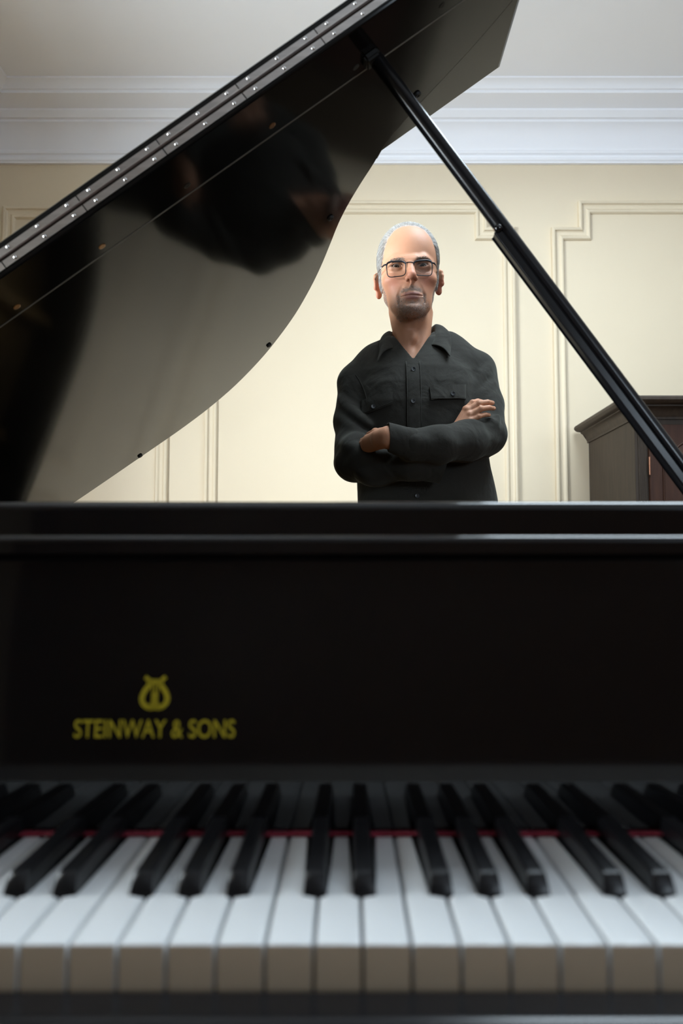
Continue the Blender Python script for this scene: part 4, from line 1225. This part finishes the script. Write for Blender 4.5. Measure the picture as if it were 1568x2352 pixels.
# ================================================================== CLOTHES
def fabric(name, c, weave, scale, fleck):
    m, N, L, b = new_mat(name)
    tc = N.new('ShaderNodeTexCoord')
    wv = N.new('ShaderNodeTexNoise'); wv.inputs['Scale'].default_value = scale; wv.inputs['Detail'].default_value = 4; wv.inputs['Roughness'].default_value = 0.7
    L.new(tc.outputs['Object'], wv.inputs['Vector'])
    n = N.new('ShaderNodeTexNoise'); n.inputs['Scale'].default_value = 420; n.inputs['Detail'].default_value = 3
    L.new(tc.outputs['Object'], n.inputs['Vector'])
    n3 = N.new('ShaderNodeTexNoise'); n3.inputs['Scale'].default_value = 14; n3.inputs['Detail'].default_value = 3
    L.new(tc.outputs['Object'], n3.inputs['Vector'])
    ad = N.new('ShaderNodeMath'); ad.operation = 'ADD'; L.new(wv.outputs['Fac'], ad.inputs[0]); L.new(n.outputs['Fac'], ad.inputs[1])
    ad2 = N.new('ShaderNodeMath'); ad2.operation = 'MULTIPLY_ADD'; L.new(n3.outputs['Fac'], ad2.inputs[0]); ad2.inputs[1].default_value = 0.5; L.new(ad.outputs[0], ad2.inputs[2])
    r = N.new('ShaderNodeValToRGB')
    r.color_ramp.elements[0].position = 0.55; r.color_ramp.elements[1].position = 1.45 / 1.5
    r.color_ramp.elements[0].color = (*c, 1); r.color_ramp.elements[1].color = (*fleck, 1)
    L.new(ad2.outputs[0], r.inputs[0]); L.new(r.outputs[0], b.inputs['Base Color'])
    b.inputs['Roughness'].default_value = 0.9; b.inputs['Specular IOR Level'].default_value = 0.15
    b.inputs['Sheen Weight'].default_value = 0.12; b.inputs['Sheen Roughness'].default_value = 0.5; b.inputs['Sheen Tint'].default_value = (0.8, 0.85, 0.75, 1)
    bp = N.new('ShaderNodeBump'); bp.inputs['Strength'].default_value = 0.35; bp.inputs['Distance'].default_value = 0.0008
    L.new(ad.outputs[0], bp.inputs['Height']); L.new(bp.outputs[0], b.inputs['Normal'])
    n4 = N.new('ShaderNodeTexNoise'); n4.inputs['Scale'].default_value = 17; n4.inputs['Detail'].default_value = 2.5; n4.inputs['Distortion'].default_value = 0.6
    L.new(tc.outputs['Object'], n4.inputs['Vector'])
    b2 = N.new('ShaderNodeBump'); b2.inputs['Strength'].default_value = 0.55; b2.inputs['Distance'].default_value = 0.012
    L.new(n4.outputs['Fac'], b2.inputs['Height']); L.new(b2.outputs[0], bp.inputs['Normal'])
    return m
M['wool'] = fabric('charcoal_wool', (0.0125, 0.0120, 0.0104), 1, 160, (0.029, 0.0275, 0.0235))
M['trouser'] = fabric('dark_denim', (0.015, 0.016, 0.022), 1, 200, (0.028, 0.030, 0.038))
M['button'] = mat('dark_grey_button', (0.055, 0.06, 0.065), 0.25, spec=0.6, vary=0.3, vscale=200)
M['shoe'] = mat('black_shoe_leather', (0.012, 0.011, 0.010), 0.3, vary=0.2, vscale=40)

S = Field(axis((-0.26, 0.31, 0.0027)), axis((-0.30, 0.19, 0.0027)), axis((0.80, 1.07, 0.006), (1.07, 1.57, 0.0027)))
tz = [0.80, 1.00, 1.087, 1.17, 1.26, 1.32, 1.37, 1.41, 1.44, 1.47, 1.50]
tcx = [0.045, 0.045, 0.044, 0.037, 0.030, 0.026, 0.024, 0.022, 0.020, 0.017, 0.013]
ta = [0.178, 0.175, 0.171, 0.163, 0.160, 0.160, 0.155, 0.142, 0.118, 0.090, 0.066]
tcy = [0.018, 0.015, 0.012, 0.012, 0.012, 0.013, 0.016, 0.020, 0.025, 0.030, 0.034]
tb = [0.125, 0.118, 0.116, 0.116, 0.118, 0.119, 0.112, 0.101, 0.088, 0.072, 0.060]
X = S.ax[0][:, None, None]; Y = S.ax[1][None, :, None]; Z = S.ax[2][None, None, :]
z1 = S.ax[2]
cxz, az, cyz, bz = [np.interp(z1, tz, t).astype(F32)[None, None, :] for t in (tcx, ta, tcy, tb)]
q = ((np.abs(X - cxz) / az) ** 2.4 + (np.abs(Y - cyz) / bz) ** 2.4) ** F32(1 / 2.4)
S.d[:] = (q - 1) * np.minimum(az, bz) * 0.95
S.d[:] = np.maximum(S.d, Z - 1.492)
S.d[:] = np.maximum(S.d, 0.806 - Z)
# shoulders
chain(S, [(0.012, 0.040, 1.475), (-0.070, 0.036, 1.438), (-0.132, 0.030, 1.392)], [0.050, 0.052, 0.046], 0.035)
chain(S, [(0.014, 0.040, 1.475), (0.095, 0.036, 1.462), (0.168, 0.030, 1.420)], [0.050, 0.052, 0.050], 0.035)
# upper arms
chain(S, [(-0.130, 0.030, 1.386), (-0.137, 0.002, 1.285), (-0.137, -0.062, 1.176)], [0.050, 0.0490, 0.0495], 0.016)
chain(S, [(0.172, 0.030, 1.416), (0.184, 0.000, 1.330), (0.178, -0.058, 1.246)], [0.050, 0.0510, 0.0500], 0.016)
torso_arms = S.d.copy()
# forearms: his right goes under, his left lies across in front
chain(S, [(-0.134, -0.066, 1.174), (-0.090, -0.105, 1.162), (-0.010, -0.140, 1.163), (0.030, -0.147, 1.159)], [0.0475, 0.0465, 0.0400, 0.0365], 0.014)
chain(S, [(0.176, -0.066, 1.240), (0.120, -0.130, 1.216), (0.050, -0.182, 1.198), (-0.010, -0.205, 1.196)], [0.0510, 0.0480, 0.0425, 0.0365], 0.014)
# the crook of the right arm closing over the tucked hand
chain(S, [(-0.134, -0.098, 1.208), (-0.124, -0.112, 1.188)], [0.030, 0.026], 0.030)
# folds
def sine_noise(seed, n, lo, hi, aniso=(1, 1, 1)):
    r = np.random.default_rng(seed)
    d = np.zeros_like(S.d)
    for _ in range(n):
        v = r.normal(size=3) * np.array(aniso); v = v / np.linalg.norm(v) * r.uniform(lo, hi)
        d += np.sin((X * v[0] + Y * v[1] + Z * v[2] + r.uniform(0, 6.28)).astype(F32))
    return d / math.sqrt(n)
def blob(c, r):
    return np.exp(-(((X - c[0]) / r[0]) ** 2 + ((Y - c[1]) / r[1]) ** 2 + ((Z - c[2]) / r[2]) ** 2)).astype(F32)
before = S.d.copy()
S.d += 0.0016 * sine_noise(3, 6, 35, 80)
wr = blob((-0.115, -0.10, 1.185), (0.05, 0.06, 0.05)) + blob((0.165, -0.10, 1.262), (0.045, 0.07, 0.04)) + 0.5 * blob((0.02, -0.18, 1.20), (0.09, 0.06, 0.03)) + 0.6 * blob((0.0, -0.13, 1.16), (0.10, 0.06, 0.03))
S.d += 0.0042 * wr * sine_noise(5, 4, 95, 170, (0.6, 0.5, 1.2))
arms = blob((-0.16, -0.01, 1.30), (0.035, 0.08, 0.10)) + blob((0.205, -0.01, 1.34), (0.035, 0.08, 0.09)) + blob((-0.09, -0.13, 1.15), (0.07, 0.06, 0.035))
S.d += 0.0016 * arms * sine_noise(9, 4, 70, 120, (0.7, 0.3, 1.0))
torso_arms += S.d - before; del before
# drawn-out pull folds
def fold(pts, r, depth, k=0.010):
    chain(S, catmull(pts, 4), [r * math.sin(PI * (0.12 + 0.76 * i / (4 * len(pts) - 4))) for i in range(4 * len(pts) - 3)], k, 'add')
fold([(-0.160, -0.090, 1.212), (-0.130, -0.128, 1.196), (-0.085, -0.152, 1.186)], 0.0050, 0, 0.016)
fold([(-0.165, -0.070, 1.155), (-0.110, -0.138, 1.172), (-0.062, -0.160, 1.184)], 0.0055, 0, 0.018)
fold([(-0.172, -0.018, 1.294), (-0.145, -0.055, 1.262), (-0.100, -0.085, 1.232)], 0.0055, 0, 0.018)
fold([(-0.172, -0.004, 1.344), (-0.140, -0.048, 1.300), (-0.098, -0.085, 1.262)], 0.0055, 0, 0.018)
fold([(0.207, -0.020, 1.376), (0.170, -0.050, 1.345), (0.148, -0.062, 1.300)], 0.0055, 0, 0.018)
fold([(0.200, 0.004, 1.428), (0.178, -0.030, 1.395), (0.150, -0.052, 1.345)], 0.0055, 0, 0.018)
fold([(0.178, -0.116, 1.270), (0.195, -0.106, 1.262), (0.205, -0.092, 1.285)], 0.0050, 0)
# neck opening with a V at the front
cone(S, (0.010, 0.036, 1.60), (0.0115, 0.030, 1.425), 0.058, 0.050, 0.006, 'sub')
vmask = np.maximum(np.maximum(np.abs(X - 0.006) - np.maximum(Z - 1.428, -0.02) * 0.62, Y), 1.415 - Z).astype(F32)
S.d[:] = np.maximum(S.d, -np.maximum(vmask, -0.02))
WS, QS = surface(S, 2)
shirt = mesh_obj('shirt', WS, QS, 'wool', person)
shirt['label'] = 'charcoal wool overshirt with collar and two flap pockets'

# front surface of chest and upper arms, for laying pockets, plackets and seams on it
ins = torso_arms < 0
first = ins.argmax(1); has = ins.any(1)
ys = S.ax[1]
i0 = np.clip(first - 1, 0, None)
ii, kk = np.meshgrid(np.arange(ins.shape[0]), np.arange(ins.shape[2]), indexing='ij')
da, db = torso_arms[ii, i0, kk], torso_arms[ii, first, kk]
front_y = np.where(has, ys[i0] + (ys[first] - ys[i0]) * da / np.where(np.abs(da - db) < 1e-9, 1, da - db), 0.05)
def fy(x, z):
    fx = np.interp(x, S.ax[0], np.arange(len(S.ax[0]))); fz = np.interp(z, S.ax[2], np.arange(len(S.ax[2])))
    a, b = int(fx), int(fz); u, v = fx - a, fz - b
    a1, b1 = min(a + 1, front_y.shape[0] - 1), min(b + 1, front_y.shape[1] - 1)
    return float(front_y[a, b] * (1 - u) * (1 - v) + front_y[a1, b] * u * (1 - v) + front_y[a, b1] * (1 - u) * v + front_y[a1, b1] * u * v)
def wv(p): return Vector((p[0] + PX, p[1] + PY, p[2]))
def patch(name, corners, proud, parent, nu=16, nv=8, thick=0.004, bow=0.0, top0=False):
    """cloth patch lying on the chest: corners in x,z — top-left, top-right, bottom-right, bottom-left"""
    tl, tr, br, bl = [np.array(c) for c in corners]
    bm = bmesh.new()
    F_, Bk = [], []
    for j in range(nv + 1):
        v = j / nv
        rf, rb = [], []
        for i in range(nu + 1):
            u = i / nu
            p = (tl * (1 - u) + tr * u) * (1 - v) + (bl * (1 - u) + br * u) * v
            p = p - np.array([0, bow * (4 * u * (1 - u)) * v])
            edge = min(u, 1 - u, v + 0.25, 1 - v) * 10
            lift = proud * (0.75 + 0.25 * min(1, edge)) + 0.0025 * v
            if top0: lift = lift * min(1.0, v * 9) - 0.004 * max(0, 1 - v * 9)
            y = fy(p[0], p[1])
            rf.append(bm.verts.new(wv((p[0], y - lift, p[1])))); rb.append(bm.verts.new(wv((p[0], y - lift + thick, p[1]))))
        F_.append(rf); Bk.append(rb)
    for j in range(nv):
        for i in range(nu):
            bm.faces.new((F_[j][i], F_[j][i + 1], F_[j + 1][i + 1], F_[j + 1][i])); bm.faces.new((Bk[j][i + 1], Bk[j][i], Bk[j + 1][i], Bk[j + 1][i + 1]))
    loop = [(0, i) for i in range(nu)] + [(j, nu) for j in range(nv)] + [(nv, i) for i in range(nu, 0, -1)] + [(j, 0) for j in range(nv, 0, -1)]
    for (a, b), (c, d) in zip(loop, loop[1:] + loop[:1]):
        bm.faces.new((F_[c][d], F_[a][b], Bk[a][b], Bk[c][d]))
    return obj(name, bm, 'wool', parent, smooth=True, angle=60)
patch('pocket_flap', [(-0.122, 1.3300), (-0.046, 1.3400), (-0.047, 1.3110), (-0.121, 1.2920)], 0.0050, shirt, bow=0.004)
patch('pocket_flap', [(0.041, 1.3510), (0.131, 1.3620), (0.129, 1.3230), (0.044, 1.3180)], 0.0050, shirt, bow=-0.002)
patch('placket', [(-0.0125, 1.4290), (0.0200, 1.4290), (0.0200, 1.1500), (-0.0130, 1.1500)], 0.0032, shirt, 8, 40, bow=0, top0=True)
def seam(pts, r=0.0011, proud=0.0008):
    P2 = catmull([tuple(p) for p in pts], 6)
    bm = tube(bmesh.new(), [wv((x, fy(x, z) - proud, z)) for x, z in P2], r, 6)
    return obj('seam', bm, 'wool', shirt, smooth=True)
seam([(-0.134, 1.398), (-0.124, 1.380), (-0.112, 1.350), (-0.105, 1.310), (-0.100, 1.270)], 0.0012, 0.0003)
seam([(0.180, 1.428), (0.170, 1.405), (0.158, 1.375), (0.148, 1.330), (0.145, 1.300)], 0.0010, 0.0004)
seam([(-0.0125, 1.420), (-0.0128, 1.250)], 0.0010, 0.0040); seam([(0.0200, 1.420), (0.0200, 1.250)], 0.0010, 0.0040)
seam([(0.044, 1.3205), (0.085, 1.3215), (0.128, 1.3255)], 0.0008, 0.0088); seam([(-0.120, 1.2955), (-0.085, 1.3015), (-0.048, 1.3140)], 0.0008, 0.0090)
def button(x, z, proud):
    y = fy(x, z) - proud
    n = Vector((0, -1, 0.05)).normalized()
    bm = lathe(bmesh.new(), [(0.0052, 0.0), (0.0056, 0.0012), (0.0050, 0.0024), (0.0040, 0.0024), (0.0032, 0.0016), (0.0004, 0.0016)], wv((x, y, z)), n, 18)
    b = obj('button', bm, 'button', shirt, smooth=True, angle=50)
    obj('button_thread', bx(PX + x - 0.0012, PX + x + 0.0012, PY + y - 0.0024, PY + y - 0.0016, z - 0.0003, z + 0.0003), 'wool', shirt)
button(0.0039, 1.3972, 0.0038); button(0.0012, 1.3151, 0.0038); button(-0.0926, 1.3068, 0.0080); button(0.0964, 1.3340, 0.0080)
button(0.010, 1.090, 0.002)
# collar: fold line round the neck, leaf falling to two points
def collar():
    fold_l = [(-0.0385, -0.030, 1.4630), (-0.0440, -0.006, 1.4960), (-0.0470, 0.020, 1.5220), (-0.036, 0.066, 1.5340), (0.012, 0.090, 1.5400), (0.058, 0.066, 1.5440), (0.0705, 0.020, 1.5400), (0.0660, -0.006, 1.5080), (0.0500, -0.032, 1.4700)]
    out_l = [(-0.0830, -0.074, 1.4180), (-0.0760, -0.034, 1.4480), (-0.0740, 0.014, 1.4740), (-0.050, 0.080, 1.4860), (0.012, 0.106, 1.4900), (0.076, 0.080, 1.5000), (0.1010, 0.014, 1.5020), (0.1010, -0.034, 1.4640), (0.0940, -0.076, 1.4295)]
    frnt_l = [(-0.0400, -0.056, 1.4500)]
    Fp, Op = [np.array(catmull(a, 6)) for a in (fold_l, out_l)]
    inn = np.array(catmull([(x * 0.93 + 0.001, y * 0.9 + 0.003, z - 0.026) for x, y, z in fold_l], 6))
    n = len(Fp)
    rows = [inn, Fp * 0.35 + inn * 0.65 + np.array([0, 0, 0.012]), Fp]
    for t in (0.12, 0.35, 0.6, 0.8, 1.0):
        p = Fp * (1 - t) + Op * t
        p[:, 2] += 0.010 * math.sin(PI * t) * 0.9
        d = Op - Fp; d[:, 2] = 0; d /= np.maximum(np.linalg.norm(d, axis=1), 1e-6)[:, None]
        p += d * 0.007 * math.sin(PI * t)
        # keep the leaf clear of chest and shoulders
        for i in range(n):
            y = fy(p[i, 0], p[i, 2]) - 0.0065
            if p[i, 1] < 0.015 and p[i, 1] > y: p[i, 1] = y
        rows.append(p)
    V = np.concatenate(rows)
    bm = bmesh.new()
    vs = [bm.verts.new(wv(v)) for v in V]
    for j in range(len(rows) - 1):
        for i in range(n - 1):
            bm.faces.new((vs[j * n + i], vs[j * n + i + 1], vs[(j + 1) * n + i + 1], vs[(j + 1) * n + i]))
    o = obj('collar', bm, 'wool', shirt, smooth=True)
    md = o.modifiers.new('thickness', 'SOLIDIFY'); md.thickness = 0.0036; md.offset = 0
    sb = o.modifiers.new('round', 'SUBSURF'); sb.levels = 1; sb.render_levels = 1
    return o
collar()

# cuffs: short stiff tubes of cloth round the wrists
def cuff(path, rad, squash, flare):
    bm = bmesh.new()
    P3 = [np.array(p, float) for p in path]
    rings_o, rings_i = [], []
    n = 28
    for i, p in enumerate(P3):
        t = P3[min(i + 1, len(P3) - 1)] - P3[max(i - 1, 0)]; t /= np.linalg.norm(t)
        u = np.cross(t, [0, 0, 1.0]); u /= np.linalg.norm(u); w = np.cross(u, t)
        o_, i_ = [], []
        for k in range(n):
            a = 2 * PI * k / n
            wob = 1 + 0.035 * math.sin(3 * a + 1.0) + 0.02 * math.sin(5 * a + i)
            off = t * flare * math.sin(a) * (i / (len(P3) - 1))
            d = (u * math.cos(a) * squash + w * math.sin(a)) * wob
            o_.append(bm.verts.new(wv(p + off + d * rad[i]))); i_.append(bm.verts.new(wv(p + off + d * (rad[i] - 0.0035))))
        rings_o.append(o_); rings_i.append(i_)
    for A, Bq in zip(rings_o, rings_o[1:]):
        for k in range(n): bm.faces.new((A[k], A[(k + 1) % n], Bq[(k + 1) % n], Bq[k]))
    for A, Bq in zip(rings_i, rings_i[1:]):
        for k in range(n): bm.faces.new((A[(k + 1) % n], A[k], Bq[k], Bq[(k + 1) % n]))
    for A, Bq in ((rings_o[0], rings_i[0]), (rings_i[-1], rings_o[-1])):
        for k in range(n): bm.faces.new((A[(k + 1) % n], A[k], Bq[k], Bq[(k + 1) % n]))
    return obj('cuff', bm, 'wool', shirt, smooth=True, angle=60)
cuff([(0.000, -0.2015, 1.1960), (-0.010, -0.2050, 1.1970), (-0.028, -0.2085, 1.2010), (-0.046, -0.2115, 1.2065), (-0.0640, -0.2140, 1.2120)], [0.0355, 0.0370, 0.0350, 0.0330, 0.0310], 0.92, 0.010)
cuff([(0.018, -0.1460, 1.1590), (0.026, -0.1480, 1.1580), (0.046, -0.1490, 1.1540), (0.068, -0.1480, 1.1500)], [0.0360, 0.0375, 0.0365, 0.0355], 0.92, 0.004)

# trousers and shoes
T = Field(axis((-0.22, 0.30, 0.007)), axis((-0.14, 0.18, 0.007)), axis((0.03, 0.98, 0.009)))
ell(T, (0.042, 0.020, 0.93), (0.160, 0.108, 0.12), 0.02)
for s, x in ((-1, -0.042), (1, 0.126)):
    chain(T, [(x, 0.02, 0.90), (x + s * 0.010, 0.018, 0.50), (x + s * 0.016, 0.036, 0.08)], [0.090, 0.068, 0.058], 0.03)
T.d[:] = np.maximum(T.d, T.ax[2][None, None, :] - 0.97); T.d[:] = np.maximum(T.d, 0.045 - T.ax[2][None, None, :])
WT, QT = surface(T, 2)
mesh_obj('trousers', WT, QT, 'trouser', person)['label'] = 'dark trousers'
for s, x in ((-1, -0.026), (1, 0.142)):
    Fs = Field(axis((x - 0.075, x + 0.075, 0.004)), axis((-0.20, 0.12, 0.004)), axis((-0.012, 0.13, 0.004)))
    chain(Fs, [(x, 0.055, 0.050), (x + s * 0.012, -0.05, 0.045), (x + s * 0.020, -0.125, 0.034)], [0.042, 0.046, 0.040], 0.03)
    cone(Fs, (x, 0.045, 0.05), (x, 0.045, 0.085), 0.042, 0.040, 0.02)
    Fs.d[:] = np.maximum(Fs.d, 0.0005 - Fs.ax[2][None, None, :])
    Ws, Qs = surface(Fs, 1)
    Ws[:, 2] = np.maximum(Ws[:, 2], 0.0)
    mesh_obj('shoe', Ws, Qs, 'shoe', person)['label'] = 'black leather shoe'
